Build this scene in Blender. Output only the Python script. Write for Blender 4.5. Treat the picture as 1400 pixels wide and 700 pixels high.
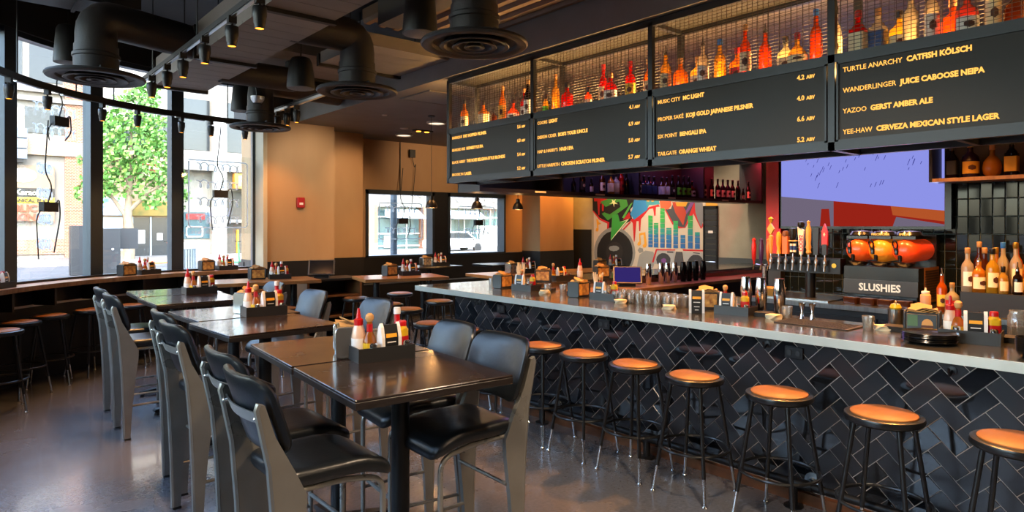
import bpy, math, random
from mathutils import Matrix, Vector
random.seed(7)
for o in list(bpy.data.objects): bpy.data.objects.remove(o)
SC = bpy.context.scene
COL = SC.collection
PI = math.pi
R = math.radians
# ------------------------------------------------------------------ camera
TH = math.atan(770/900.0)
cam = bpy.data.cameras.new('camera'); cam.sensor_width = 36.0; cam.lens = 900/1400*36
cam.shift_y = -(350-309)/1400; cam.clip_start = 0.05; cam.clip_end = 300
co = bpy.data.objects.new('camera', cam); COL.objects.link(co)
co.location = (0, 0, 1.738); co.rotation_euler = (PI/2, 0, -TH)
SC.camera = co
# ------------------------------------------------------------------ view, sky, sun
SC.view_settings.view_transform = 'Standard'; SC.view_settings.look = 'None'
SC.view_settings.gamma = 1; SC.view_settings.use_curve_mapping = False
SC.view_settings.exposure = 0.9
SC.cycles.max_bounces = 8; SC.cycles.diffuse_bounces = 3; SC.cycles.glossy_bounces = 4
SC.cycles.transmission_bounces = 6; SC.cycles.transparent_max_bounces = 16
SC.cycles.sample_clamp_indirect = 4.0; SC.cycles.caustics_reflective = False; SC.cycles.caustics_refractive = False
SC.cycles.use_denoising = True
SKY = 1.3; SUN = 0.35
w = bpy.data.worlds.new('sky'); SC.world = w; w.use_nodes = True
nt = w.node_tree; nt.nodes.clear()
wo = nt.nodes.new('ShaderNodeOutputWorld'); bg = nt.nodes.new('ShaderNodeBackground')
sk = nt.nodes.new('ShaderNodeTexSky'); sk.sky_type = 'NISHITA'; sk.sun_disc = False
sk.sun_elevation = R(48); sk.sun_rotation = R(200); sk.air_density = 1.2; sk.dust_density = 2.0
nt.links.new(sk.outputs[0], bg.inputs[0]); bg.inputs[1].default_value = SKY
nt.links.new(bg.outputs[0], wo.inputs[0])

def lamp(name, kind, loc, power, col, rot=None, to=None, **kw):
    l = bpy.data.lights.new(name, kind); l.energy = power; l.color = col
    for k, v in kw.items(): setattr(l, k, v)
    o = bpy.data.objects.new(name, l); COL.objects.link(o); o.location = loc
    if to is not None:
        o.rotation_euler = (Vector(to)-Vector(loc)).to_track_quat('-Z', 'Y').to_euler()
    elif rot is not None: o.rotation_euler = rot
    return o
lamp('sun', 'SUN', (0, -20, 30), SUN, (1, .95, .86), to=(9, 20, -2), angle=R(0.6))
WARM = (1.0, .50, .17); AMBER = (1.0, .40, .09); NEUT = (1.0, .80, .58)
# sky portals in the glazing (they only guide sampling of the sky, they add no light)
CX, CY, RG = 3.3, 6.39, 3.9
def portal(loc, to, w_, h_):
    o = lamp('window_daylight', 'AREA', loc, 1, (1, 1, 1), to=to, shape='RECTANGLE', size=w_, size_y=h_)
    o.data.cycles.is_portal = True
for a in (92, 110, 128, 146):
    x, y = CX+(RG+.1)*math.cos(R(a)), CY+(RG+.1)*math.sin(R(a))
    portal((x, y, 2.5), (CX, CY, 2.5), 1.3, 2.8)
LD = Vector((math.cos(R(240)), math.sin(R(240)), 0))
L0 = Vector((CX+RG*math.cos(R(150)), CY+RG*math.sin(R(150)), 0))
LN = Vector((math.cos(R(150)), math.sin(R(150)), 0))
p = L0+LD*4.7+LN*.1
portal((p.x, p.y, 2.5), (p.x-LN.x, p.y-LN.y, 2.5), 9.2, 2.8)
for x in (6.53, 8.35): portal((x, 10.99, 1.77), (x, 9, 1.77), 1.5, 1.2)

# downlights in the low ceiling above the bar well, warm
for y in (0.6, 1.7, 2.8, 3.9, 5.0):
    lamp('bar_downlight', 'SPOT', (5.45, y, 3.25), 205, AMBER, to=(5.3, y, 0), spot_size=R(100), spot_blend=.6, shadow_soft_size=.06)
for x, y in ((5.6, 9.2), (6.0, 7.6), (7.6, 9.0), (8.6, 8.2), (4.75, 8.3)):
    lamp('ceiling_downlight', 'SPOT', (x, y, 3.28), 60, WARM, to=(x, y, 0), spot_size=R(95), spot_blend=.7, shadow_soft_size=.06)

# unseen fill spots added above and behind the camera to brighten the room
for x, y in ((.4, -1.4), (2.2, -1.6), (.9, 1.8), (2.7, 1.4), (2.7, -3.0)):
    lamp('fill_spot', 'SPOT', (x, y, 3.3), 150, (1.0, .74, .5), to=(x+.2, y+.3, 0), spot_size=R(125), spot_blend=.8, shadow_soft_size=.1)

# wall washers by the piers, the column and the mural
for a, b, p_, c_ in (((3.5, 9.0, 3.2), (3.8, 9.9, 1.35), 42, AMBER), ((4.3, 8.2, 3.25), (4.3, 9.9, 2.3), 55, NEUT), ((5.3, 9.0, 3.28), (5.2, 10.3, 2.2), 34, (1, .62, .32)),
                   ((7.2, 9.0, 3.28), (7.2, 10.8, 2.8), 40, (1, .66, .38)), ((9.6, 9.4, 3.25), (9.95, 10.3, 2.2), 110, AMBER), ((10.55, 9.9, 3.25), (10.85, 10.8, 2.2), 90, (1, .5, .1)),
                   ((9.3, 8.8, 3.25), (11, 8.9, 1.6), 110, NEUT), ((9.3, 7.7, 3.25), (11, 7.7, 1.5), 110, NEUT), ((9.2, 6.4, 2.0+1.25), (11, 6.2, 1.8), 70, NEUT)):
    lamp('wall_washer', 'SPOT', a, p_, c_, to=b, spot_size=R(75), spot_blend=.8, shadow_soft_size=.06)

# ------------------------------------------------------------------ helpers
def lin(c):
    if isinstance(c, str):
        c = c.lstrip('#'); c = [int(c[i:i+2], 16)/255 for i in (0, 2, 4)]
    return tuple(((v/12.92) if v <= .04045 else ((v+.055)/1.055)**2.4) for v in c)

MATS = {}
def mat(name, col, rough=.5, metal=0.0, noise=None, bump=None, coat=0, trans=0, emit=None, spec=None, rnoise=None, sheen=0):
    """principled material; noise=(scale, colour2, contrast[, stretch]) mixes a second colour, bump=(scale, strength)"""
    if name in MATS: return MATS[name]
    m = bpy.data.materials.new(name); m.use_nodes = True
    t = m.node_tree; b = t.nodes['Principled BSDF']; L = t.links.new
    b.inputs['Base Color'].default_value = (*lin(col), 1)
    b.inputs['Roughness'].default_value = rough; b.inputs['Metallic'].default_value = metal
    if spec is not None: b.inputs['Specular IOR Level'].default_value = spec
    if coat: b.inputs['Coat Weight'].default_value = coat; b.inputs['Coat Roughness'].default_value = .08
    if trans: b.inputs['Transmission Weight'].default_value = trans
    if emit: b.inputs['Emission Color'].default_value = (*lin(emit[0]), 1); b.inputs['Emission Strength'].default_value = emit[1]
    if noise or bump or rnoise:
        tc = t.nodes.new('ShaderNodeTexCoord')
    def nz(scale, stretch=None, det=5):
        mp = t.nodes.new('ShaderNodeMapping'); L(tc.outputs['Object'], mp.inputs[0])
        if stretch: mp.inputs['Scale'].default_value = stretch
        n = t.nodes.new('ShaderNodeTexNoise'); n.inputs['Scale'].default_value = scale; n.inputs['Detail'].default_value = det
        L(mp.outputs[0], n.inputs[0]); return n
    if noise:
        n = nz(noise[0], noise[3] if len(noise) > 3 else None)
        r = t.nodes.new('ShaderNodeMapRange'); k = noise[2]
        r.inputs[1].default_value = .5-.5/k if k else 0; r.inputs[2].default_value = .5+.5/k
        L(n.outputs[0], r.inputs[0])
        mx = t.nodes.new('ShaderNodeMix'); mx.data_type = 'RGBA'
        mx.inputs[6].default_value = (*lin(col), 1); mx.inputs[7].default_value = (*lin(noise[1]), 1)
        L(r.outputs[0], mx.inputs[0]); L(mx.outputs[2], b.inputs['Base Color'])
    if rnoise:
        n = nz(rnoise[0]); r = t.nodes.new('ShaderNodeMapRange')
        r.inputs[1].default_value = .3; r.inputs[2].default_value = .7
        r.inputs[3].default_value = rnoise[1]; r.inputs[4].default_value = rnoise[2]
        L(n.outputs[0], r.inputs[0]); L(r.outputs[0], b.inputs['Roughness'])
    if bump:
        n = nz(bump[0], bump[2] if len(bump) > 2 else None, 3); bp = t.nodes.new('ShaderNodeBump'); bp.inputs['Strength'].default_value = bump[1]
        bp.inputs['Distance'].default_value = .01
        L(n.outputs[0], bp.inputs['Height']); L(bp.outputs[0], b.inputs['Normal'])
    MATS[name] = m; return m

def glassy(name, tint, gloss=.12, rough=.02, frost=None):
    """thin clear glass: transparent with a fresnel sheen"""
    if name in MATS: return MATS[name]
    m = bpy.data.materials.new(name); m.use_nodes = True; t = m.node_tree; t.nodes.clear(); L = t.links.new
    o = t.nodes.new('ShaderNodeOutputMaterial'); tr = t.nodes.new('ShaderNodeBsdfTransparent'); tr.inputs[0].default_value = (*lin(tint), 1)
    g = t.nodes.new('ShaderNodeBsdfGlossy'); g.inputs[1].default_value = rough
    lw = t.nodes.new('ShaderNodeLayerWeight'); lw.inputs[0].default_value = .35
    mr = t.nodes.new('ShaderNodeMapRange'); mr.inputs[3].default_value = gloss*.35; mr.inputs[4].default_value = min(1, gloss*4)
    L(lw.outputs[0], mr.inputs[0]); mx = t.nodes.new('ShaderNodeMixShader')
    L(mr.outputs[0], mx.inputs[0]); L(tr.outputs[0], mx.inputs[1]); L(g.outputs[0], mx.inputs[2])
    last = mx
    if frost:
        d = t.nodes.new('ShaderNodeBsdfTranslucent' if len(frost) > 2 else 'ShaderNodeBsdfDiffuse'); d.inputs[0].default_value = (*lin(frost[0]), 1)
        m2 = t.nodes.new('ShaderNodeMixShader'); m2.inputs[0].default_value = frost[1]
        L(mx.outputs[0], m2.inputs[1]); L(d.outputs[0], m2.inputs[2]); last = m2
    L(last.outputs[0], o.inputs[0]); MATS[name] = m; return m

def liquor(name, col, tl=.6):
    """coloured bottle and its liquid: translucent body with a glossy skin"""
    if name in MATS: return MATS[name]
    m = bpy.data.materials.new(name); m.use_nodes = True; t = m.node_tree; t.nodes.clear(); L = t.links.new
    o = t.nodes.new('ShaderNodeOutputMaterial'); c = (*lin(col), 1)
    d = t.nodes.new('ShaderNodeBsdfDiffuse'); d.inputs[0].default_value = c
    tl_ = t.nodes.new('ShaderNodeBsdfTranslucent'); tl_.inputs[0].default_value = c
    tr = t.nodes.new('ShaderNodeBsdfTransparent'); tr.inputs[0].default_value = c
    g = t.nodes.new('ShaderNodeBsdfGlossy'); g.inputs[1].default_value = .06
    a = t.nodes.new('ShaderNodeMixShader'); a.inputs[0].default_value = tl; L(d.outputs[0], a.inputs[1]); L(tl_.outputs[0], a.inputs[2])
    b2 = t.nodes.new('ShaderNodeMixShader'); b2.inputs[0].default_value = .35; L(a.outputs[0], b2.inputs[1]); L(tr.outputs[0], b2.inputs[2])
    f = t.nodes.new('ShaderNodeFresnel'); f.inputs[0].default_value = 1.5
    e = t.nodes.new('ShaderNodeMixShader'); L(f.outputs[0], e.inputs[0]); L(b2.outputs[0], e.inputs[1]); L(g.outputs[0], e.inputs[2])
    L(e.outputs[0], o.inputs[0]); MATS[name] = m; return m

def glow(name, col, s):
    if name in MATS: return MATS[name]
    m = bpy.data.materials.new(name); m.use_nodes = True; t = m.node_tree; t.nodes.clear()
    o = t.nodes.new('ShaderNodeOutputMaterial'); e = t.nodes.new('ShaderNodeEmission')
    e.inputs[0].default_value = (*lin(col), 1); e.inputs[1].default_value = s
    t.links.new(e.outputs[0], o.inputs[0]); MATS[name] = m; return m

class MB:
    """collects geometry for ONE mesh"""
    def __init__(s): s.v = []; s.f = []; s.mi = []; s.m = Matrix.Identity(4); s.k = 0
    def at(s, x=0, y=0, z=0, rz=0, rx=0, ry=0):
        s.m = Matrix.Translation((x, y, z)) @ Matrix.Rotation(rz, 4, 'Z') @ Matrix.Rotation(ry, 4, 'Y') @ Matrix.Rotation(rx, 4, 'X'); return s
    def add(s, vs, fs):
        n = len(s.v); s.v += [tuple(s.m @ Vector(p)) for p in vs]; s.f += [tuple(i+n for i in f) for f in fs]; s.mi += [s.k]*len(fs); return s
    def box(s, x0, x1, y0, y1, z0, z1):
        return s.add([(x, y, z) for z in (z0, z1) for y in (y0, y1) for x in (x0, x1)],
                     [(0, 2, 3, 1), (4, 5, 7, 6), (0, 1, 5, 4), (2, 6, 7, 3), (0, 4, 6, 2), (1, 3, 7, 5)])
    def cb(s, cx, cy, cz, sx, sy, sz): return s.box(cx-sx/2, cx+sx/2, cy-sy/2, cy+sy/2, cz-sz/2, cz+sz/2)
    def quad(s, *p): return s.add(p, [tuple(range(len(p)))])
    def loft(s, rings, cap=True, closed=False):
        n = len(rings[0]); vs = [p for r in rings for p in r]; fs = []
        for i in range(len(rings)-(0 if closed else 1)):
            a = i*n; b = ((i+1) % len(rings))*n
            for j in range(n): fs.append((a+j, a+(j+1) % n, b+(j+1) % n, b+j))
        if cap and not closed: fs.append(tuple(reversed(range(n)))); fs.append(tuple((len(rings)-1)*n+j for j in range(n)))
        return s.add(vs, fs)
    def lathe(s, prof, seg=20, cx=0, cy=0, cz=0, sx=1, sy=1):
        rings = [[(cx+sx*r*math.cos(2*PI*j/seg), cy+sy*r*math.sin(2*PI*j/seg), cz+z) for j in range(seg)] for r, z in prof]
        return s.loft(rings, cap=True)
    def ring(s, Rr, r, z, seg=28, k=8, cx=0, cy=0):
        return s.loft([[(cx+(Rr+r*math.cos(2*PI*j/k))*math.cos(2*PI*i/seg), cy+(Rr+r*math.cos(2*PI*j/k))*math.sin(2*PI*i/seg), z+r*math.sin(2*PI*j/k)) for j in range(k)] for i in range(seg)], closed=True)
    def rprism(s, w, d, z0, z1, r=.01, ch=.003, cx=0, cy=0, n=4, w2=None, d2=None):
        def rr(w, d, z, r):
            r = max(r, .0005); o = []
            for q, (sx, sy) in enumerate(((1, 1), (-1, 1), (-1, -1), (1, -1))):
                for i in range(n+1):
                    a = PI/2*q+PI/2*i/n
                    o.append((cx+sx*(w/2-r)+r*math.cos(a), cy+sy*(d/2-r)+r*math.sin(a), z))
            return o
        w2 = w2 or w; d2 = d2 or d
        return s.loft([rr(w-2*ch, d-2*ch, z0, r-ch), rr(w, d, z0+ch, r), rr(w2, d2, z1-ch, r), rr(w2-2*ch, d2-2*ch, z1, r-ch)])
    def tube(s, pts, r, k=8, closed=False):
        P = [Vector(p) for p in pts]; n = len(P); rings = []; up = None
        for i in range(n):
            a = P[(i-1) % n] if (closed or i > 0) else P[i]; b = P[(i+1) % n] if (closed or i < n-1) else P[i]
            t = (b-a).normalized()
            if up is None: up = t.orthogonal().normalized()
            else: up = (up-t*up.dot(t)).normalized()
            q = t.cross(up); rad = r[i] if isinstance(r, (list, tuple)) else r
            rings.append([tuple(P[i]+(up*math.cos(2*PI*j/k)+q*math.sin(2*PI*j/k))*rad) for j in range(k)])
        return s.loft(rings, closed=closed)
    def prism(s, poly, h0, h1, ax='z'):
        f = {'z': lambda a, b, h: (a, b, h), 'y': lambda a, b, h: (a, h, b), 'x': lambda a, b, h: (h, a, b)}[ax]
        n = len(poly); vs = [f(a, b, h0) for a, b in poly]+[f(a, b, h1) for a, b in poly]
        fs = [tuple(reversed(range(n))), tuple(range(n, 2*n))]+[(i, (i+1) % n, n+(i+1) % n, n+i) for i in range(n)]
        return s.add(vs, fs)
    def mesh(s, name, mats, smooth=True):
        me = bpy.data.meshes.new(name); me.from_pydata(s.v, [], s.f); me.update()
        import bmesh
        b = bmesh.new(); b.from_mesh(me); bmesh.ops.recalc_face_normals(b, faces=b.faces); b.to_mesh(me); b.free()
        for m in (mats if isinstance(mats, (list, tuple)) else [mats]): me.materials.append(m)
        if len(me.materials) > 1:
            for p_, i in zip(me.polygons, s.mi): p_.material_index = i
        if smooth:
            me.polygons.foreach_set('use_smooth', [True]*len(me.polygons)); me.set_sharp_from_angle(angle=R(38))
        return me
def fil(pts, r=.04, n=5):
    """round the corners of a polyline"""
    P = [Vector(p) for p in pts]; o = [P[0]]
    for i in range(1, len(P)-1):
        a = (P[i-1]-P[i]); b = (P[i+1]-P[i]); rr = min(r, a.length*.49, b.length*.49)
        p0 = P[i]+a.normalized()*rr; p1 = P[i]+b.normalized()*rr
        for k in range(n+1):
            u = k/n; o.append(p0*(1-u)**2+P[i]*2*u*(1-u)+p1*u*u)
    return o+[P[-1]]
def O(name, mb, mats, parent=None, smooth=True):
    me = mb if isinstance(mb, bpy.types.Mesh) else mb.mesh(name, mats, smooth)
    o = bpy.data.objects.new(name, me); COL.objects.link(o)
    if parent: o.parent = parent
    return o
def S(name, mb, mats, smooth=True, kind='structure'):
    o = O(name, mb, mats, None, smooth); o['kind'] = kind; return o
def tag(o, label, cat, group=None):
    o['label'] = label; o['category'] = cat
    if group: o['group'] = group
    return o
def T(name, label, cat, loc=(0, 0, 0), rz=0, group=None):
    o = bpy.data.objects.new(name, None); COL.objects.link(o); o.empty_display_size = .05
    o.location = loc; o.rotation_euler = (0, 0, rz); return tag(o, label, cat, group)
KIDS = {}
def dup(root, loc, rz, label, group=None):
    c = root.copy(); COL.objects.link(c); c.location = loc; c.rotation_euler = (0, 0, rz); c['label'] = label
    if group: c['group'] = group
    elif 'group' in c: del c['group']
    for ch in root.children:
        d = ch.copy(); COL.objects.link(d); d.parent = c
        for g in ch.children:
            e = g.copy(); COL.objects.link(e); e.parent = d
    return c
PRO = {}; BUILD = {}
def put(kind, x, y, z, rz, label, group=None):
    """one more of a kind: the first is built, later ones are copies with copies of their parts"""
    if kind in PRO: return dup(PRO[kind], (x, y, z), rz, label, group)
    o = BUILD[kind](label, group); o.location = (x, y, z); o.rotation_euler = (0, 0, rz); PRO[kind] = o; return o
def letters(name, txt, mats, size, loc, rot, parent=None, bold=0.0, depth=.002, align='LEFT', sx=1.0):
    cu = bpy.data.curves.new(name, 'FONT'); cu.body = txt; cu.size = size; cu.extrude = depth; cu.offset = bold
    cu.align_x = align; cu.resolution_u = 2
    t = bpy.data.objects.new(name, cu); COL.objects.link(t); dg = bpy.context.evaluated_depsgraph_get(); dg.update()
    me = bpy.data.meshes.new_from_object(t.evaluated_get(dg)); bpy.data.objects.remove(t); me.materials.clear(); me.materials.append(mats)
    for v in me.vertices: v.co.x *= sx
    o = bpy.data.objects.new(name, me); COL.objects.link(o); o.location = loc; o.rotation_euler = rot
    if parent: o.parent = parent
    return o
ORD = ['first', 'second', 'third', 'fourth', 'fifth', 'sixth', 'seventh', 'eighth', 'ninth', 'tenth', 'eleventh', 'twelfth', 'thirteenth', 'fourteenth', 'fifteenth', 'sixteenth', 'seventeenth', 'eighteenth', 'nineteenth', 'twentieth']
# ------------------------------------------------------------------ materials of the room
m_floor = mat('polished_concrete', '#68686d', .22, noise=(45, '#535357', 2.0), rnoise=(1.2, .17, .3), bump=(180, .025), spec=.9, coat=.35)
m_black = mat('black_paint', '#161616', .55)
m_wain = mat('black_wainscot', '#1b1a1a', .42, bump=(90, .12))
m_tan = mat('pale_plywood', '#b8946a', .6, noise=(2.3, '#a98158', 1.6, (1, 1, .35)))
m_conc = mat('raw_concrete', '#a79d8a', .75, noise=(2.6, '#8e8472', 1.8), bump=(30, .1))
m_ceil = mat('charcoal_ceiling', '#75706f', .7, noise=(3, '#68635f', 1.5))
m_deck = mat('black_deck', '#1a1a1b', .7)
m_frame = mat('window_frame_metal', '#3b444b', .38, metal=.35)
m_glass = glassy('window_glass', '#fbfdfd', .07, .01)
m_woodtop = mat('counter_oak', '#b28a62', .35, noise=(5, '#7d5a3c', 1.7, (1, 8, 1)))
m_grey = mat('slat_grey', '#857e7a', .7, noise=(6, '#7a7470', 1.5))
m_duct = mat('duct_charcoal', '#222122', .55, bump=(60, .15))
m_alu = mat('brushed_aluminium', '#b9bdc0', .3, metal=1)
m_chrome = mat('chrome', '#d8d8d8', .12, metal=1)
m_wallin = mat('column_plaster', '#c9b99c', .7, noise=(3, '#b9a98c', 1.5))

# ------------------------------------------------------------------ room shell
def arc(r, a0, a1, n=24): return [(CX+r*math.cos(R(a0+(a1-a0)*i/n)), CY+r*math.sin(R(a0+(a1-a0)*i/n))) for i in range(n+1)]
def outer(r, t=9.0):
    """plan of the bowed window line, from its right end to far left"""
    pts = arc(r, 85.8, 150)
    p0 = L0+LN*(r-RG)
    return pts+[tuple((p0+LD*t)[:2])]
edge = outer(RG+.12)
plan = [(11.2, 11.1), (3.6, 11.1)]+edge+[(edge[-1][0], -4.2), (11.2, -4.2)]
S('floor', MB().prism(plan, -.06, 0), m_floor)
S('ceiling', MB().prism(plan, 4.4, 4.55), m_deck)
def strip(r0, r1, z0, z1, a0=85.8, a1=150, t=9.0, n=24):
    A, B = arc(r0, a0, a1, n), arc(r1, a0, a1, n)
    if t:
        A.append(tuple((L0+LN*(r0-RG)+LD*t)[:2])); B.append(tuple((L0+LN*(r1-RG)+LD*t)[:2]))
    m = MB(); k = len(A)
    return m.loft([[(A[i][0], A[i][1], z0), (B[i][0], B[i][1], z0), (B[i][0], B[i][1], z1), (A[i][0], A[i][1], z1)] for i in range(k)])
S('wall_window_header', strip(RG-.1, RG+.12, 3.9, 4.42), m_black)
S('wall_window_base', strip(RG-.12, RG+.12, 0, 1.06), m_wain)
S('trim_1', strip(RG-.14, RG-.12, .83, .855), m_alu)
# bowed shop windows
ang = [85.8, 102.9, 119.6, 137.0, 150.0]
def mullion(n, x, y, a, w_=.13, d_=.12):
    S('trim_%d' % n, MB().at(x, y, 0, a).box(-d_/2, d_/2, -w_/2, w_/2, 1.05, 3.92).box(-d_/2-.03, -d_/2, -w_/2-.01, w_/2+.01, 1.05, 3.92), m_frame, False)
for i, a in enumerate(ang):
    mullion(10+i, CX+RG*math.cos(R(a)), CY+RG*math.sin(R(a)), R(a), .15 if i else .1)
def window(n, pts):
    f = MB()
    for z0, z1 in ((1.06, 1.12), (3.84, 3.91)):
        f.loft([[(x-nx*.06, y-ny*.06, z0), (x+nx*.06, y+ny*.06, z0), (x+nx*.06, y+ny*.06, z1), (x-nx*.06, y-ny*.06, z1)] for x, y, nx, ny in pts])
    o = S('window_%d' % n, f, m_frame, False)
    g = MB().loft([[(x-nx*.004, y-ny*.004, 1.11), (x+nx*.004, y+ny*.004, 1.11), (x+nx*.004, y+ny*.004, 3.86), (x-nx*.004, y-ny*.004, 3.86)] for x, y, nx, ny in pts])
    O('window_pane', g, m_glass, o)
for i in range(4):
    a0, a1 = ang[i]+.9, ang[i+1]-.9
    window(i+1, [(CX+RG*math.cos(R(a)), CY+RG*math.sin(R(a)), math.cos(R(a)), math.sin(R(a))) for a in [a0+(a1-a0)*k/5 for k in range(6)]])
for i in range(7):
    p0 = L0+LD*(1.285*i+.08); p1 = L0+LD*(1.285*(i+1)-.08)
    window(5+i, [(p.x, p.y, LN.x, LN.y) for p in (p0, p1)])
    q = L0+LD*(1.285*(i+1)); mullion(20+i, q.x, q.y, math.atan2(LN.y, LN.x))
# back wall with two windows
b = MB(); Yb = 10.87
for x0, x1, z0, z1 in ((5.4, 5.78, 1.17, 3.35), (5.78, 9.1, 2.39, 3.35), (9.1, 11.0, 1.17, 3.35)): b.box(x0, x1, Yb, Yb+.22, z0, z1)
S('wall_back', b, m_tan, False)
S('wall_back_wainscot', MB().box(3.6, 10.63, Yb-.012, Yb+.22, 0, 1.16).box(7.27, 7.6, Yb-.012, Yb+.22, 1.16, 2.41), m_wain, False)
S('trim_2', MB().box(5.4, 9.6, Yb-.03, Yb-.012, .66, .685), m_alu, False)
for n, x0, x1 in ((12, 5.78, 7.27), (13, 7.6, 9.1)):
    f = MB().box(x0, x0+.05, Yb-.03, Yb+.2, 1.16, 2.4).box(x1-.05, x1, Yb-.03, Yb+.2, 1.16, 2.4).box(x0, x1, Yb-.03, Yb+.2, 2.33, 2.41).box(x0, x1, Yb-.03, Yb+.2, 1.15, 1.19)
    o = S('window_%d' % n, f, m_frame, False)
    O('window_pane', MB().box(x0+.05, x1-.05, Yb+.14, Yb+.15, 1.19, 2.33), m_glass, o)
def pier(n, x0, x1, y0, top=m_tan, zt=3.35, zw=1.2):
    S('wall_pier_%s' % n, MB().box(x0, x1, y0, 11.0, zw, zt), top, False)
    S('wall_pier_%s_wainscot' % n, MB().box(x0-.008, x1+.008, y0-.012, 11.0, 0, zw), m_wain, False)
pier('window', 3.62, 4.71, 9.9); pier('corner', 4.71, 5.45, 10.34); pier('column', 9.6, 10.62, 10.3, m_tan)
S('trim_3', MB().box(3.56, 3.62, 9.86, 10.4, 1.1, 3.92), m_wallin, False)
S('wall_over_piers', MB().box(3.5, 4.2, 9.95, 11, 3.35, 4.4), m_black, False)
# right wall behind the bar
S('wall_right', MB().box(11, 11.2, -4.2, 7.2, 1.15, 3.4).box(11, 11.2, 7.2, 10.1, 0, 3.4).box(11, 11.2, 10.1, 11.1, 1.66, 3.4), m_conc, False)
S('wall_right_wainscot', MB().box(10.985, 11.2, -4.2, 6.95, 0, 1.15), mat('grey_hex_panel', '#46494a', .5, bump=(140, .4)), False)
S('wall_right_alcove', MB().box(10.97, 11.2, 10.1, 11.1, 0, 1.66).box(10.62, 11, 10.84, 11.1, 0, 1.66), m_black, False)
S('wall_front', MB().box(edge[-1][0], 11.2, -4.3, -4.1, 0, 4.5), mat('dark_rear_wall', '#4c423a', .7), False)
S('wall_left', MB().box(edge[-1][0]-.2, edge[-1][0], -4.2, edge[-1][1]+.1, 0, 4.5), m_black, False)
# dropped ceiling over the bar, with its dark upstand
S('ceiling_drop', MB().box(4.05, 11.2, -4.2, 11.1, 3.33, 4.42), m_ceil, False)
d = MB(); ys = -4.0
pts = []
n = 60
for i in range(n+1):
    x = 2.92+1.13*i/n; ph = (x/.15) % 1
    pts.append((x, 3.62+(.035 if ph < .5 else 0)))
d.prism(pts+[(4.05, 3.75), (2.92, 3.75)], -4, 5.55, 'y')
S('ceiling_deck', d, mat('warmlit_metal_deck', '#6b5340', .6), False)  # dark deck; the warm lamplight on it is put into the brown colour
S('ceiling_beam', MB().box(2.86, 3.06, -4, 5.15, 3.5, 4.4), mat('beam_grey', '#4b4a4b', .6), False)
# ------------------------------------------------------------------ slatted ceiling panels
def slats(label, x0, x1, y0, y1, z, h, pitch):
    t = T('slatted_ceiling_panel', label, 'ceiling panel', (x0, y0, z), 0, 'slatted grey ceiling panels')
    n = max(1, round((y1-y0)/pitch)); p_ = (y1-y0)/n; m = MB()
    for i in range(n): m.box(0, x1-x0, i*p_+.003, (i+1)*p_-.003, 0, .02)
    O('slat_underside', m, m_grey, t, False)
    O('panel_box', MB().box(.002, x1-x0-.002, 0, y1-y0, .015, h), m_grey, t, False)
    O('edge_bar', MB().box(-.02, x1-x0+.02, y1-y0, y1-y0+.05, -.03, h-.02), m_black, t, False)
    for sx in (.1, x1-x0-.1): O('hanger_rod', MB().at(sx, (y1-y0)/2, h).lathe([(.006, 0), (.006, 4.41-z-h)], 6), m_black, t)
slats('grey slatted ceiling panel nearest the bowed windows', 1.74, 2.27, 6.55, 8.1, 3.3, .3, .21)
slats('grey slatted ceiling panel between the ducts, in the middle of its row', 1.72, 2.25, 4.8, 6.45, 3.3, .3, .21)
slats('grey slatted ceiling panel at the top edge, nearest in its row', 1.7, 2.23, 2.9, 4.68, 3.3, .3, .21)
slats('grey slatted ceiling panel with warm light beside the bottle cage', 3.05, 4.03, 5.75, 6.75, 3.5, .12, .25)
slats('grey slatted ceiling panel behind the middle round air diffuser', 2.5, 4.0, 6.95, 8.0, 3.62, .12, .4)
slats('grey slatted ceiling panel high above the left round air diffuser', -.2, 1.3, 5.2, 7.45, 4.1, .1, .5)

# ------------------------------------------------------------------ ducts and round diffusers
def diffuser(label, x, y, z, duct):
    t = T('air_diffuser', label, 'air diffuser', (x, y, z), 0, 'round ceiling air diffusers')
    O('outer_flange', MB().lathe([(.165, .045), (.18, .035), (.33, .03), (.355, .02), (.36, .004), (.35, -.008), (.315, -.012), (.285, .0), (.275, .02), (.17, .033)], 48), m_duct, t)
    for r, dz in ((.235, -.012), (.15, -.014), (.07, -.016)):
        O('cone_ring', MB().lathe([(r-.05, .045+dz), (r-.01, .012+dz), (r, dz), (r-.005, dz-.005), (r-.03, dz-.001), (r-.06, .04+dz)], 40), m_duct, t)
    O('cross_bar', MB().box(-.23, .23, -.006, .006, .05, .07).box(-.006, .006, -.23, .23, .05, .07), m_duct, t)
    O('neck', MB().lathe([(.163, .03), (.163, .16), (.172, .165), (.172, .19), (.16, .2), (.16, .26), (.0, .26)], 32), m_duct, t)
    pts = [(0, 0, .2)]+[tuple(p) for p in duct]
    O('duct', MB().tube(fil(pts, .26, 5), .152, 24), m_duct, t)
diffuser('round black air diffuser on an elbow duct in front of the bowed windows', .92, 6.32, 2.95, [(0, 0, .5), (1.0, .36, .5)])
diffuser('round black air diffuser on an elbow duct, second from the left along the top', 2.81, 5.44, 2.95, [(0, 0, .5), (-.62, 0, .5)])
diffuser('large round black air diffuser on a straight duct before the bottle cage', 2.68, 3.52, 2.95, [(0, 0, .6), (0, 0, 1.4)])
diffuser('small far round air diffuser in front of the plywood pier', 2.93, 8.21, 2.95, [(0, 0, .57), (1.08, .1, .57)])
t = T('round_duct', 'thick black round duct crossing above the far diffuser', 'duct', (2.2, 7.37, 3.41))
O('duct', MB().tube(fil([(0, 0, 0), (.85, 0, 0), (.85, 0, .2)], .2, 6), .135, 20), m_duct, t)
t = T('rectangular_duct', 'dark rectangular duct above the left diffuser', 'duct', (.15, 7.6, 3.95))
O('duct_box', MB().box(0, 1.35, 0, .45, 0, .4), m_black, t, False)
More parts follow.
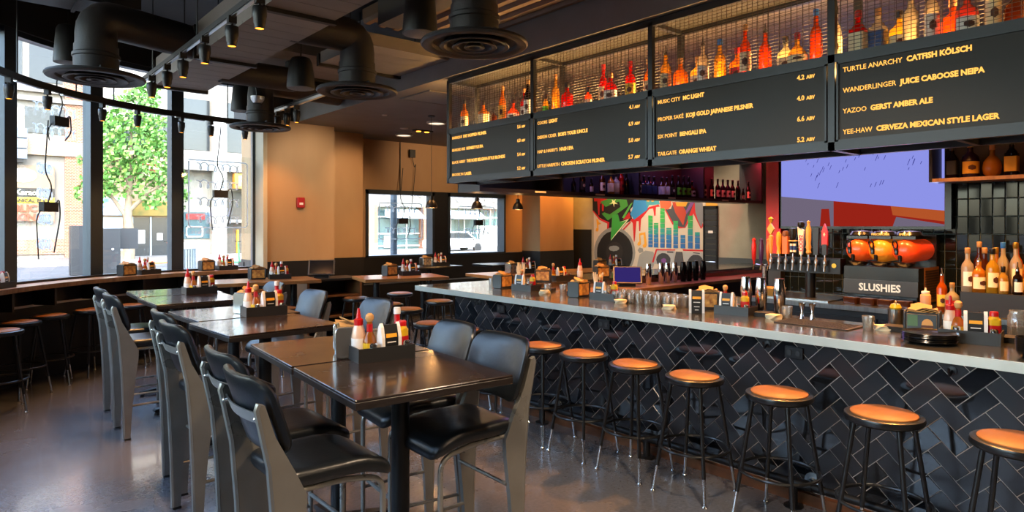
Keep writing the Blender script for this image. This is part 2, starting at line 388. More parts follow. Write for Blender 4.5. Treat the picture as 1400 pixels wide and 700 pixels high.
O('flange', MB().box(.8, .83, -.02, .47, -.02, .42), m_duct, t, False)

# ------------------------------------------------------------------ pendant speakers
m_spk = mat('speaker_black', '#17191b', .5); m_grille = mat('speaker_grille', '#6d6f72', .6, bump=(700, .5))
def speaker(label, x, y, z, h=.36, top=4.4):
    t = T('pendant_speaker', label, 'speaker', (x, y, z), 0, 'hanging cone speakers')
    O('cabinet', MB().lathe([(.0, .004), (.128, .004), (.13, .02), (.125, .1), (.105, h-.05), (.085, h-.01), (.06, h), (0, h)], 32), m_spk, t)
    O('grille', MB().lathe([(0, -.006), (.1, -.004), (.122, .002), (.126, .014), (0, .014)], 32), m_grille, t)
    O('cable', MB().tube([(0, 0, h), (.01, 0, top-z)], .006, 6), m_black, t)
speaker('black cone speaker hanging behind the left elbow duct', .95, 8.3, 3.45, .4)
speaker('black cone speaker with grey grille hanging at the top beside the straight duct', 2.66, 4.16, 3.16, .4, 3.7)
speaker('black cone speaker hanging left of the second elbow duct', 2.56, 6.1, 3.05, .3)
speaker('small far black cone speaker hanging in front of the window jamb', 2.97, 9.04, 3.27, .36)

# ------------------------------------------------------------------ track lights
m_hot = glow('lamp_glow', '#ff9a30', 3.2)
def b_head(label, group):
    t = T('track_spotlight', label, 'spotlight', group=group)
    O('adapter', MB().cb(0, 0, -.025, .055, .045, .05), m_black, t, False)
    O('stem', MB().lathe([(.01, -.075), (.01, -.045)], 8), m_black, t)
    O('lamp_body', MB().lathe([(.0, -.07), (.042, -.07), (.045, -.074), (.045, -.13), (.038, -.15), (.038, -.172), (.031, -.188), (.031, -.208), (.028, -.21), (.028, -.2), (0, -.2)], 20), mat('lamp_black', '#1d1d1e', .4), t)
    O('lamp_lens', MB().lathe([(0, -.206), (.027, -.206), (.027, -.201), (0, -.201)], 16), m_hot, t)
    return t
BUILD['head'] = b_head
def trackspot(x, y, z, p_=22, dx=0, dy=0):
    lamp('spotlight_beam', 'SPOT', (x, y, z-.225), p_, WARM, to=(x+dx, y+dy, 0), spot_size=R(70), spot_blend=.6, shadow_soft_size=.035)
t = T('straight_light_track', 'straight black light track with silver lamp rail running beside the slatted panels', 'light track', (1.5, 3.4, 3.2))
O('rail', MB().box(-.02, .02, 0, 4.1, 0, .04), m_black, t, False)
O('light_strip', MB().box(-.012, .012, .05, 4.05, -.008, 0), m_alu, t, False)
for y in (.6, 2.2, 3.7): O('hanger_rod', MB().at(0, y, .04).lathe([(.006, 0), (.006, 1.16)], 6), m_black, t)
for i, y in enumerate((7.15, 6.55, 6.02, 5.4, 4.76, 4.22)):
    put('head', 1.5, y, 3.2, 0, '%s spotlight from the windows on the straight light track' % ORD[i].capitalize(), 'spotlights on the straight track')
    trackspot(1.5, y, 3.2, 60)
t = T('curved_light_track', 'curved black light track following the bowed windows', 'light track', (CX, CY, 3.2))
A_, B_ = arc(3.33, 86, 156, 40), arc(3.37, 86, 156, 40)
O('rail', MB().loft([[(A_[i][0]-CX, A_[i][1]-CY, 0), (B_[i][0]-CX, B_[i][1]-CY, 0), (B_[i][0]-CX, B_[i][1]-CY, .07), (A_[i][0]-CX, A_[i][1]-CY, .07)] for i in range(41)]), m_black, t, False)
for a in (92, 104, 113, 121, 131, 143): O('light_strip', MB().at(3.35*math.cos(R(a)), 3.35*math.sin(R(a)), -.012, R(a+90)).box(-.2, .2, -.018, .018, 0, .012), m_alu, t, False)
for a in (95, 122, 131, 146): O('hanger_rod', MB().at(3.35*math.cos(R(a)), 3.35*math.sin(R(a)), .07).lathe([(.008, 0), (.008, 1.13)], 6), m_black, t)
for i, a in enumerate((148.3, 138.1, 124.7, 116.4, 106, 99, 90.8)):
    x, y = CX+3.35*math.cos(R(a)), CY+3.35*math.sin(R(a))
    put('head', x, y, 3.2, R(a), '%s spotlight from the left on the curved window track' % ORD[i].capitalize(), 'spotlights on the curved track')
    trackspot(x, y, 3.2, 22, math.cos(R(a))*.2, math.sin(R(a))*.2)
t = T('short_light_track', 'short silver light track between the far diffuser and the bulkhead', 'light track', (3.2, 6.9, 3.2))
O('rail', MB().box(-.02, .02, 0, 1.7, 0, .03), m_alu, t, False)
O('rail_cover', MB().box(-.025, .025, 0, 1.7, .03, .05), m_black, t, False)
for i, y in enumerate((8.35, 8.05, 7.75)):
    put('head', 3.2, y, 3.2, 0, '%s spotlight from the far end on the short silver track' % ORD[i].capitalize(), 'spotlights on the short track')
    trackspot(3.2, y, 3.2, 22, .5, .6)
# recessed ceiling things
for i, (x, y, l) in enumerate(((5.68, 8.42, 'round flush ceiling light nearest the bottle cage'), (6.0, 9.9, 'round flush ceiling light farthest, near the back wall'))):
    t = T('flush_ceiling_light', l, 'ceiling light', (x, y, 3.33), 0, 'flush ceiling lights')
    O('trim_ring', MB().lathe([(0, 0), (.15, 0), (.15, -.02), (.13, -.03), (.12, -.012), (0, -.012)], 28), mat('white_trim', '#c9c4bd', .5), t)
    O('diffuser_disc', MB().lathe([(0, -.02), (.115, -.02), (.115, -.013), (0, -.013)], 24), glow('soft_glow', '#ffe2c0', .9), t)
for i, (x, y, l) in enumerate(((5.62, 9.26, 'small round white sprinkler cover on the dark ceiling'), (4.74, 8.35, 'tiny white ceiling dot left of the flush lights'))):
    tag(O('sprinkler_cover', MB().at(x, y, 3.33).lathe([(0, 0), (.07-.03*i, 0), (.066-.03*i, -.012), (0, -.014)], 20), mat('white_trim', '#c9c4bd', .5)), l, 'sprinkler')
t = T('twin_downlight', 'square twin downlight with two amber lamps near the back wall', 'ceiling light', (6.0, 9.3, 3.33))
O('housing', MB().box(-.17, .17, -.06, .06, -.02, 0), m_black, t, False)
for s in (-.08, .08): O('lamp_lens', MB().at(s, 0, 0).lathe([(0, -.028), (.04, -.028), (.04, -.02), (0, -.02)], 16), m_hot, t)
t = T('ceiling_hatch', 'pale square access hatch in the dark ceiling beside the cage', 'access hatch', (4.6, 6.8, 3.33))
O('hatch_panel', MB().box(-.3, .3, -.3, .3, -.01, 0), mat('hatch_grey', '#6f6b69', .6), t, False)
O('hatch_frame', MB().box(-.33, .33, -.33, -.3, -.015, 0).box(-.33, .33, .3, .33, -.015, 0).box(-.33, -.3, -.3, .3, -.015, 0).box(.3, .33, -.3, .3, -.015, 0), m_ceil, t, False)
# emergency lamp on the far duct
t = T('emergency_light', 'silver twin-head emergency light on the far duct neck', 'emergency light', (2.83, 8.03, 3.3), R(35))
O('lamp_head', MB().lathe([(0, -.09), (.05, -.08), (.075, -.04), (.08, 0), (0, .01)], 20), m_alu, t)
O('bulb', MB().at(-.03, -.075, -.03).lathe([(0, -.022), (.018, -.012), (.022, 0), (.018, .012), (0, .022)], 14), mat('white_bulb', '#f0f0ee', .2), t)
O('arm', MB().tube(fil([(0, 0, 0), (.01, .02, .1), (.0, .05, .2)], .05), .012, 8), m_black, t)
# fire alarm on the pier
t = T('fire_alarm', 'red fire alarm box on the plywood pier', 'fire alarm', (4.14, 9.898, 2.1))
O('alarm_body', MB().at(0, 0, 0, 0, PI/2).rprism(.12, .16, 0, .05, .015, .006), mat('alarm_red', '#a3161c', .4), t)
O('white_mark', MB().box(-.03, .03, -.053, -.05, -.035, .0), mat('alarm_white', '#e8e2dc', .4), t, False)
# ------------------------------------------------------------------ pendant lamps
def b_pend(label, group):
    t = T('pendant_lamp', label, 'pendant lamp', group=group)
    O('lamp_shade', MB().lathe([(.022, .17), (.028, .17), (.034, .115), (.06, .09), (.083, .04), (.088, 0), (.083, 0), (.078, .04), (.055, .085), (.025, .11)], 28), mat('pendant_black', '#26201d', .4, metal=.3), t)
    O('bulb', MB().lathe([(0, .03), (.022, .035), (.028, .055), (.02, .08), (0, .09)], 14), m_hot, t)
    O('cord', MB().lathe([(.004, .17), (.004, 1.33)], 6), m_black, t)
    O('canopy', MB().lathe([(.05, 1.31), (.05, 1.33), (.0, 1.33), (0, 1.305)], 18), m_black, t)
    return t
BUILD['pend'] = b_pend
for i, (x, y) in enumerate(((5.29, 7.97), (6.1, 7.95), (6.9, 7.92))):
    put('pend', x, y, 2.0, 0, ('small black pendant lamp hanging before the left back window', 'small black pendant lamp hanging before the right back window', 'small black pendant lamp hanging right of the back windows')[i], 'small pendant lamps')
    lamp('pendant_glow', 'POINT', (x, y, 1.99), 6, WARM, shadow_soft_size=.03)
# cables hanging on the back wall
t = T('wall_cable_box', 'small black cable box with dangling wires on the plywood back wall', 'cable box', (6.75, 10.85, 3.05))
O('box', MB().box(-.06, .06, -.04, 0, 0, .15), m_black, t, False)
O('wire', MB().tube(fil([(0, -.02, 0), (.05, -.02, -.2), (.08, -.02, -.1), (.03, -.02, -.6), (-.05, -.02, -1.2)], .08), .006, 6), m_black, t)
tag(O('conduit', MB().at(6.5, 10.855, 0).lathe([(.008, 2.41), (.008, 3.33)], 6), m_black), 'thin dark conduit running down the back wall to the left window', 'conduit')
# ------------------------------------------------------------------ bar counter
m_zinc = mat('zinc_bar_top', '#a5a39c', .16, metal=.9, noise=(2.2, '#72726d', 1.6), rnoise=(4, .1, .22), bump=(14, .015))
m_tile = mat('black_glazed_tile', '#0f1012', .08, noise=(1.3, '#17191c', 2.5), coat=.2, spec=.5)
m_tile2 = mat('satin_black_tile', '#232326', .26, noise=(1.3, '#1c1d21', 2.5), spec=.42)
m_grout = mat('pale_grout', '#b7a99d', .85)
m_copper = mat('copper_base', '#9a6038', .4, metal=.5, noise=(6, '#4a2c1c', 2))
m_steel = mat('brushed_steel', '#a8a9a6', .28, metal=1, noise=(4, '#8a8b88', 2, (1, 12, 1)))
m_iron = mat('black_iron', '#1b1b1c', .38, metal=.4)
m_dark = mat('dark_cabinet', '#1c1a19', .5)
ZB = 1.07
bt = T('bar_counter', 'long bar with zinc top and black herringbone tile front', 'bar counter', (0, 0, 0))
O('bar_top', MB().prism([(4.0, -1.5), (4.8, -1.5), (4.8, 5.6), (10.9, 5.6), (10.9, 6.34), (4.0, 6.34)], ZB-.012, ZB).prism([(3.997, -1.503), (4.803, -1.503), (4.803, 5.597), (10.903, 5.597), (10.903, 6.343), (3.997, 6.343)], ZB-.05, ZB-.012), m_zinc, bt, False)
O('bar_edge', MB().box(3.99, 3.997, -1.5, 6.35, ZB-.055, ZB-.002).box(3.99, 10.9, 6.343, 6.35, ZB-.055, ZB-.002), mat('zinc_edge_windowlit', '#d3d7d0', .32, metal=.55, noise=(3, '#b4b9b2', 1.6)), bt, False)  # edge paler than the top: window reflection put into its colour
O('bar_body', MB().box(4.1065, 4.62, -1.5, 5.73, 0, ZB-.05).box(4.62, 10.9, 5.62, 5.73, 0, ZB-.05), m_grout, bt, False)
O('inner_cabinet', MB().box(4.63, 5.05, -1.5, 5.1, 0, .78).box(4.63, 10.9, 5.15, 5.62, 0, .93), m_dark, bt, False)
O('inner_shelf', MB().box(4.62, 5.1, -1.5, 5.1, .78, .8), m_steel, bt, False)
O('service_ledge', MB().box(5.1, 10.5, 5.12, 5.6, .93, .97), m_woodtop, bt, False)
def clip(poly, y0, y1, z0, z1):
    for ax, lim, sg in ((0, y0, 1), (0, y1, -1), (1, z0, 1), (1, z1, -1)):
        out = []
        for i in range(len(poly)):
            a, b = poly[i-1], poly[i]; da, db = sg*(a[ax]-lim), sg*(b[ax]-lim)
            if (da >= 0) != (db >= 0):
                u = da/(da-db); out.append((a[0]+(b[0]-a[0])*u, a[1]+(b[1]-a[1])*u))
            if db >= 0: out.append(b)
        poly = out
        if len(poly) < 3: return []
    return poly
def herring(y0, y1, z0, z1, W, g):
    m = MB(); c_, s_ = math.cos(R(45)), math.sin(R(45)); N = 60
    for a in range(-N, N):
        for b_ in range(-N, N):
            ox, oy = a*1+b_*2, a*1-b_*2
            for (rx0, ry0, rx1, ry1) in ((0, 0, 2, 1), (0, 1, 1, 3)):
                q = []
                for (px, py) in ((rx0, ry0), (rx1, ry0), (rx1, ry1), (rx0, ry1)):
                    ux = ((ox+px)*W + (g if px == rx0 else -g)); uy = ((oy+py)*W+(g if py == ry0 else -g))
                    q.append((2.2+ux*c_-uy*s_, .5+ux*s_+uy*c_))
                if max(p[0] for p in q) < y0 or min(p[0] for p in q) > y1 or max(p[1] for p in q) < z0 or min(p[1] for p in q) > z1: continue
                q = clip(q, y0, y1, z0, z1)
                if len(q) < 3: continue
                ar = abs(sum(q[i-1][0]*q[i][1]-q[i][0]*q[i-1][1] for i in range(len(q))))/2
                if ar < 1e-5: continue
                cy = sum(p[0] for p in q)/len(q); cz = sum(p[1] for p in q)/len(q)
                ty, tz = random.uniform(-.012, .012), random.uniform(-.012, .012); n = len(q)
                m.k = 0 if random.random() < .35 else 1
                f = [(4.105+(p[0]-cy)*ty+(p[1]-cz)*tz, p[0], p[1]) for p in q]
                f2 = [(4.102+(p[0]-cy)*ty+(p[1]-cz)*tz, cy+(p[0]-cy)*.975, cz+(p[1]-cz)*.975) for p in q]
                bk = [(4.116, p[0], p[1]) for p in q]
                m.add(f2+f+bk, [tuple(range(n))]+[(i, (i+1) % n, n+(i+1) % n, n+i) for i in range(n)]+[(n+i, n+(i+1) % n, 2*n+(i+1) % n, 2*n+i) for i in range(n)])
    return m
O('tile_front', herring(-1.5, 5.73, .075, ZB-.055, .094, .0019), [m_tile, m_tile2], bt, False)
O('kick_strip', MB().box(4.06, 4.115, -1.5, 5.73, 0, .07), m_copper, bt, False)
# foot rail
t = T('foot_rail', 'dark iron pipe foot rail along the bottom of the tiled bar', 'foot rail', (3.985, 0, 0))
O('rail_pipe', MB().tube([(0, -1.5, .15), (0, 5.65, .15)], .024, 12), m_iron, t)
for y in (-.4, .78, 1.97, 3.1, 4.25, 5.4):
    O('rail_post', MB().at(0, y, 0).lathe([(0, 0), (.06, 0), (.06, .008), (.026, .012), (.026, .12), (.034, .122), (.034, .178), (0, .178)], 14), m_iron, t)
    q = O('wall_bracket', MB().tube([(0, y-.07, .15), (.112, y-.07, .15)], .018, 10).tube([(.0, y-.12, .15), (0, y-.02, .15)], .034, 12), m_iron, t)
    O('wall_flange', MB().at(.112, y-.07, .15, 0, 0, -PI/2).lathe([(0, 0), (.05, 0), (.05, .008), (.024, .012), (.022, .03), (0, .03)], 16), m_alu, q)
for i, y in enumerate((4.95, 3.62, 2.02, .25)):
    t = T('bar_outlet', 'black double power outlet in the tile front, %s from the far end of the bar' % ORD[i], 'power outlet', (4.1, y, .93), 0, 'outlets under the bar edge')
    O('outlet_plate', MB().at(0, 0, 0, 0, 0, -PI/2).rprism(.075, .12, 0, .012, .006, .003), m_iron, t)
    for s in (-.028, .028): O('socket', MB().at(-.012, s, 0, 0, 0, -PI/2).rprism(.034, .03, 0, .004, .01, .001), m_dark, t)
for i, y in enumerate((5.3, 4.6, 3.38, 2.2, 1.15)):
    t = T('bag_hook', 'small dark bag hook under the bar edge, %s from the far end' % ORD[i], 'hook', (4.1, y, .96), 0, 'hooks under the bar edge')
    O('hook_plate', MB().at(0, 0, 0, 0, 0, -PI/2).lathe([(0, 0), (.022, 0), (.022, .005), (0, .008)], 14), m_iron, t)
    O('hook_prong', MB().tube(fil([(-.005, 0, .0), (-.05, 0, -.03), (-.06, 0, .02)], .03), .006, 8), m_iron, t)

# ------------------------------------------------------------------ window counter
wc = T('window_counter', 'bowed oak-edged counter ledge under the shop windows', 'counter', (0, 0, 0))
O('counter_top', strip(3.45, 3.79, 1.05, 1.10, 88, 150), m_woodtop, wc, False)
O('counter_sill', strip(3.74, 3.79, 1.10, 1.125, 88, 150), m_dark, wc, False)
for a in (93, 103, 113, 123, 133, 143): O('counter_bracket', MB().at(CX, CY, 0, R(a)).box(3.5, 3.77, -.015, .015, .85, 1.05), m_dark, wc, False)

# ------------------------------------------------------------------ stools
m_sw = mat('stool_oak', '#9a6232', .42, noise=(7, '#8c5629', 1.8, (1, 7, 1)))
m_sb = mat('stool_black', '#141415', .28, spec=.6)
def b_stool(label, group):
    t = T('bar_stool', label, 'bar stool', group=group)
    s = O('seat', MB().lathe([(0, .715), (.17, .715), (.186, .725), (.19, .74), (.186, .755), (.17, .761), (.16, .758), (0, .758)], 40), m_sb, t)
    O('seat_inset', MB().lathe([(0, .757), (.158, .757), (.158, .764), (.152, .768), (0, .769)], 40), m_sw, s)
    for q in range(4):
        a = PI/4+PI/2*q; c_, s_ = math.cos(a), math.sin(a)
        P_ = lambda z: ((.15+(.27-.15)*(.72-z)/.72)*c_, (.15+(.27-.15)*(.72-z)/.72)*s_, z)
        l = O('leg', MB().tube([P_(.72), P_(.17)], .0125, 10), m_sb, t)
        O('chrome_tip', MB().tube([P_(.185), P_(.012)], .0105, 10), m_chrome, l)
        x, y, z = P_(.006); O('foot_glide', MB().at(x, y, 0).lathe([(0, 0), (.016, 0), (.017, .008), (.012, .016), (0, .016)], 12), m_chrome, l)
    O('foot_ring', MB().ring(.222, .0095, .30, 36, 8), m_sb, t)
    return t
BUILD['stool'] = b_stool
G = 'bar stools along the tiled bar'
ny = (.78, 1.35, 1.92, 2.5, 2.99, 3.49, 3.95, 4.52, 5.05, 5.58)
for i, y in enumerate(ny):
    put('stool', 3.71, y, 0, R(((7*i) % 11-5)*.5), 'black stool with round oak seat, %s along the bar front counting from the right' % ORD[i], G)
put('stool', 4.12, 6.72, 0, .3, 'stool with oak seat beyond the far end of the zinc bar', 'stools round the back tables')
for x, y, l in ((4.88, 7.18, 'oak stool at the near right side of the wooden table by the back windows'), (5.0, 8.36, 'oak stool standing behind the wooden table by the back windows'),
                (4.2, 7.3, 'oak stool at the near left corner of the wooden table by the back windows'), (4.22, 8.2, 'oak stool at the far left of the wooden table by the back windows'),
                (5.5, 7.1, 'oak stool between the wooden table and the zinc bar end'), (5.9, 8.6, 'dark stool under the black table below the back windows')):
    put('stool', x, y, 0, x*3, l, 'stools round the back tables')
for i, (x, y) in enumerate(((.36, 7.79), (.55, 8.38), (.84, 8.78), (1.27, 9.06), (1.72, 9.28), (2.3, 9.42), (2.9, 9.5))):
    put('stool', x, y, 0, i*.7, 'black stool with oak seat, %s from the left under the window counter' % ORD[i], 'stools at the window counter')

# ------------------------------------------------------------------ tables
m_tt = mat('dark_oak_table', '#2a1f1b', .2, noise=(9, '#201815', 1.8, (1, 9, 1)), coat=.35, rnoise=(3, .14, .3))
m_te = mat('dark_table_edge', '#1d1715', .4, noise=(14, '#2e2622', 2, (1, 1, 9)))
m_tw = mat('orange_oak_table', '#a8713f', .3, noise=(8, '#8d5a30', 1.8, (1, 9, 1)), coat=.25)
def table(label, x, y, rz, w_, d_, top, edge_, h=1.05, legs=((0, 0),), group=None):
    t = T('high_table', label, 'table', (x, y, 0), rz, group)
    O('tabletop', MB().rprism(w_, d_, h-.012, h, .006, .003), top, t)
    O('edge_band', MB().rprism(w_+.002, d_+.002, h-.042, h-.011, .006, .002), edge_, t)
    for lx, ly in legs:
        O('pedestal', MB().lathe([(.043, .03), (.043, h-.06), (.0, h-.06), (0, .03)][0:2], 24, lx, ly), m_iron, t)
        O('mount_plate', MB().cb(lx, ly, h-.05, .34, .34, .014), m_iron, t, False)
        bs = MB()
        for q in range(4): bs.at(lx, ly, 0, PI/2*q).prism([(.03, .02), (.31, .02), (.33, .035), (.31, .05), (.05, .085), (.03, .085)], -.03, .03, 'y')
        bb = O('cross_base', bs, m_iron, t, False)
        for q in range(4):
            a = PI/2*q; O('levelling_foot', MB().at(lx+.3*math.cos(a), ly+.3*math.sin(a), 0).lathe([(0, 0), (.022, 0), (.022, .012), (.008, .016), (.008, .03), (0, .03)], 12), m_iron, bb)
    return t
DG = 'square dark high tables'
tz = R(-4.5)
table('nearest square dark wooden high table with a condiment tray on it', 1.63, 2.72, tz, .77, .76, m_tt, m_te, group=DG)
table('dark square table pushed against the back of the nearest one', 1.69, 3.5, tz, .77, .76, m_tt, m_te, group=DG)
table('dark square table, near half of the middle pair', 1.70, 4.67, R(3), .78, .76, m_tt, m_te, group=DG)
table('dark square table, far half of the middle pair', 1.74, 5.47, R(2), .77, .76, m_tt, m_te, group=DG)
table('dark square table, near half of the pair closest to the window counter', 1.76, 6.75, R(0), .77, .76, m_tt, m_te, group=DG)
table('dark square table, far half of the pair closest to the window counter', 1.8, 7.55, R(-2), .77, .76, m_tt, m_te, group=DG)
table('long orange oak high table between the dark tables and the plywood pier', 3.05, 8.45, R(-9), 1.28, .72, m_tw, m_tw, legs=((-.35, 0), (.38, 0)))
table('orange oak high table before the back windows, left of the bar end', 4.7, 7.85, R(-14), 1.15, .74, m_tw, m_tw, legs=((-.33, 0), (.33, 0)))
table('pale oak high table behind the far end of the zinc bar', 6.28, 7.3, R(-6), 1.2, .74, m_tw, m_tw, legs=((0, 0),))
table('orange-lit oak table in front of the mural speaker', 7.85, 7.0, R(-6), 1.5, .76, m_tw, m_tw, legs=((0, 0),))
table('black high table under the left back window', 6.3, 9.55, 0, 1.0, .6, m_sb, m_sb, group='black tables under the back windows')
table('black high table under the right back window', 7.75, 9.3, 0, 1.0, .6, m_sb, m_sb, group='black tables under the back windows')

# ------------------------------------------------------------------ high chairs
m_cs = mat('chair_steel', '#989690', .34, metal=.5, noise=(5, '#84827c', 1.8), rnoise=(8, .26, .42))
m_vin = mat('black_vinyl', '#12161a', .34, bump=(55, .06), spec=.55)
m_rub = mat('rubber_foot', '#0e0e0e', .8)
def pad(outline, layers, disp):
    """soft pad: outline scaled per layer, displaced"""
    return MB().loft([[disp(u*s_, v*s_, h) for u, v in outline] for s_, h in layers])
def rrect(a, b, r, n=7):
    o = []
    for q, (sx, sy) in enumerate(((1, 1), (-1, 1), (-1, -1), (1, -1))):
        for i in range(n+1):
            t_ = PI/2*q+PI/2*i/n; o.append((sx*(a-r)+r*math.cos(t_), sy*(b-r)+r*math.sin(t_)))
        nx = ((-1, 1), (-1, -1), (1, -1), (1, 1))[q]
        e0 = o[-1]; e1 = (nx[0]*(a-r)+r*math.cos(PI/2*(q+1)), nx[1]*(b-r)+r*math.sin(PI/2*(q+1)))
        for k in range(1, 6): o.append((e0[0]+(e1[0]-e0[0])*k/6, e0[1]+(e1[1]-e0[1])*k/6))
    return o
def b_chair(label, group):
    t = T('high_chair', label, 'chair', group=group)
    ol = rrect(.235, .215, .06)
    def seat_d(u, v, h):
        x = u+.045; z = .775+h
        if x > .10: z -= .9*(x-.10)**2*2.0
        z -= .012*math.cos(min(1, abs(v)/.22)*PI/2)*math.cos(min(1, abs(u)/.24)*PI/2)*(1 if h > 0 else 0)
        return (x, v*(1-.05*(u < 0)*abs(u)/.235), z)
    L_ = [(.25, -.035), (.6, -.035), (.9, -.034), (.97, -.028), (1.0, -.012), (1.0, .008), (.975, .022), (.92, .03), (.75, .034), (.5, .035), (.25, .035)]
    O('seat', pad(ol, L_, seat_d), m_vin, t)
    ob = rrect(.23, .153, .08)
    def back_d(u, v, h):   # u across, v up, h thickness
        z = 1.028+v; lean = -.165-.33*(z-.90)
        return (lean+h-.055*(1-(u/.228)**2), u, z)
    Lb = [(.2, -.02), (.6, -.02), (.9, -.019), (.975, -.012), (1, 0), (.975, .013), (.9, .021), (.6, .024), (.2, .024)]
    O('backrest', pad(ob, Lb, back_d), m_vin, t)
    band = [(-.262-.03*(1-(y/.2)**2), y, 1.03) for y in [-.205+.41*i/12 for i in range(13)]]
    bnd = MB().loft([[(x+.004, y, 1.005), (x+.008, y, 1.005), (x-.006, y, 1.05), (x-.012, y, 1.05)] for x, y, z in band])
    bo = O('back_bracket', bnd, m_cs, t)
    for s_ in (-1, 1): O('bracket_screw', MB().at(-.272, s_*.178, 1.03, 0, 0, -PI/2).lathe([(0, 0), (.008, 0), (.008, .02), (0, .024)], 10), m_chrome, bo)
    prof = [(-.205, .012), (-.212, .3), (-.225, .6), (-.245, .85), (-.29, 1.07), (-.282, 1.09), (-.268, 1.085), (-.228, .96), (-.155, .82), (-.108, .72), (-.112, .64), (-.135, .45), (-.155, .25), (-.168, .012)]
    for s_ in (-1, 1):
        y = s_*.208
        l = O('leg', MB().prism(prof, y-.014, y+.014, 'y').tube([(px, y, pz) for px, pz in prof[:6]], .0155, 8), m_cs, t)
        O('rubber_foot', MB().box(-.21, -.163, y-.016, y+.016, 0, .014), m_rub, l, False)
    for s_ in (-1, 1):
        y = s_*.185
        l = O('leg', MB().tube(fil([(-.12, s_*.19, .73), (.06, y, .728), (.235, y, .695), (.235, y, .012)], .07, 6), .0125, 10), m_cs, t)
        O('rubber_foot', MB().at(.235, y, 0).lathe([(0, 0), (.014, 0), (.014, .014), (0, .014)], 10), m_rub, l)
        O('side_stretcher', MB().tube([(.235, y, .27), (-.16, s_*.205, .27)], .0095, 8), m_cs, t)
    O('foot_bar', MB().tube([(.235, -.185, .33), (.235, .185, .33)], .0105, 8), m_cs, t)
    O('rear_stretcher', MB().tube([(-.13, -.2, .5), (-.13, .2, .5)], .0095, 8), m_cs, t)
    return t
BUILD['chair'] = b_chair
for x, y, rz, l in ((1.14, 2.62, 0, 'near-left'), (1.21, 3.13, 0, 'far-left'), (1.91, 2.62, 178, 'near-right'), (1.985, 3.15, 174, 'far-right')):
    put('chair', x, y, 0, R(rz), 'steel high chair with black vinyl seat at the nearest dark table, %s of its four' % l, 'steel high chairs')
for x, y, rz, l in ((1.26, 4.22, 2, 'near-left'), (1.34, 4.82, 0, 'far-left'), (2.24, 4.5, 180, 'near-right'), (2.16, 5.45, 183, 'far-right')):
    put('chair', x, y, 0, R(rz), 'steel high chair with black vinyl seat at the middle dark tables, %s of its four' % l, 'steel high chairs')
for x, y, rz, l in ((1.29, 6.3, 0, 'near-left chair'), (1.32, 6.97, 0, 'far-left chair'), (2.2, 6.5, 180, 'right-hand chair')):
    put('chair', x, y, 0, R(rz), 'steel and black vinyl high chair at the dark tables closest to the window, %s' % l, 'steel high chairs')
put('stool', 3.02, 7.72, 0, .4, 'oak stool tucked under the long orange oak table', 'stools round the back tables')

# ------------------------------------------------------------------ point-of-sale cabinet
t = T('service_cabinet', 'open dark service cabinet with shelves before the plywood pier', 'cabinet', (4.13, 8.9, 0), R(0))
O('cabinet_top', MB().box(-.42, .42, -.25, .25, .97, 1.0), m_dark, t, False)
for s_ in (-.41, .38): O('side_panel', MB().box(s_, s_+.03, -.25, .25, 0, .97), mat('oak_edge', '#7f5a3a', .5), t, False)
for z in (.12, .45, .74): O('shelf', MB().box(-.38, .38, -.24, .24, z, z+.025), mat('oak_edge', '#7f5a3a', .5), t, False)
O('back_panel', MB().box(-.38, .38, .23, .25, 0, .97), m_dark, t, False)
def pos(label, x, y, z, rz, scr):
    t = T('till_screen', label, 'till', (x, y, z), rz)
    O('stand', MB().prism([(-.08, 0), (.1, 0), (.1, .015), (.03, .12), (.0, .12), (-.06, .02)], -.1, .1, 'y').at(0, 0, 0), m_dark, t, False)
    a = O('screen_case', MB().at(-.02, 0, .15, 0, 0, R(-58)).rprism(.24, .36, -.012, .012, .01, .003), mat('till_grey', '#3a3a3d', .35), t)
    O('screen', MB().at(-.02, 0, .15, 0, 0, R(-58)).box(-.105, .105, -.16, .16, .0122, .0135), scr, a, False)
    return t
pos('black touch-screen till standing on the open service cabinet', 4.02, 8.85, 1.0, R(60), mat('dark_screen', '#14161d', .12))
# ------------------------------------------------------------------ menu gantry with bottle cage
m_gf = mat('gantry_frame', '#2c2e30', .38, metal=.4)
m_gp = mat('menu_panel_grey', '#3a3835', .38, noise=(2, '#353330', 1.5), spec=.15)
m_let = glow('menu_letters', '#ffb653', .85)
m_wire = mat('mesh_wire', '#3a2c22', .4, metal=.6)
XG, XR = 4.1, 4.52
YS = [5.86, 4.51, 3.16, 1.79, .44, -.91]
Z0, Z1, Z2 = 2.2, 2.755, 3.31
gt = T('menu_gantry', 'long hanging menu board with wire bottle cage above the bar', 'menu board', (0, 0, 0))
fr = MB()
def fb(x0, x1, y0, y1, z0, z1): fr.box(x0, x1, y0, y1, z0, z1)
for z in (Z0, Z1-.02, Z2-.035):
    fb(XG, XG+.04, YS[-1], YS[0], z, z+.05); 
for z in (Z0, Z2-.035): fb(XR-.04, XR, YS[-1], YS[0], z, z+.05)
for y in YS:
    fb(XG, XG+.04, y-.02, y+.02, Z0, Z2); fb(XR-.04, XR, y-.02, y+.02, Z0, Z2)
    for z in (Z0, Z2-.03): fb(XG+.04, XR-.04, y-.02, y+.02, z, z+.03)
    fb(XG+.04, XR-.04, y-.67, y-.64, Z0, Z0+.03)
O('frame', fr, m_gf, gt, False)
O('top_shade_board', MB().box(XG+.04, XR, YS[-1], YS[0], Z2, Z2+.012), mat('cage_top_shade', '#120e0b', .7), gt, False)  # board added to hide the lit ceiling; shade put into its colour
O('shelf_floor', MB().box(XG+.04, XR-.04, YS[-1], YS[0]-.02, Z1-.02, Z1), m_gf, gt, False)
m_led = glow('cage_led', '#ffa040', 5.0)
bandz = MB(); bandz.box(XR-.075, XR-.05, YS[-1]+.05, YS[0]-.05, Z1+.0, Z1+.012)
O('light_strip', bandz, m_led, gt, False)
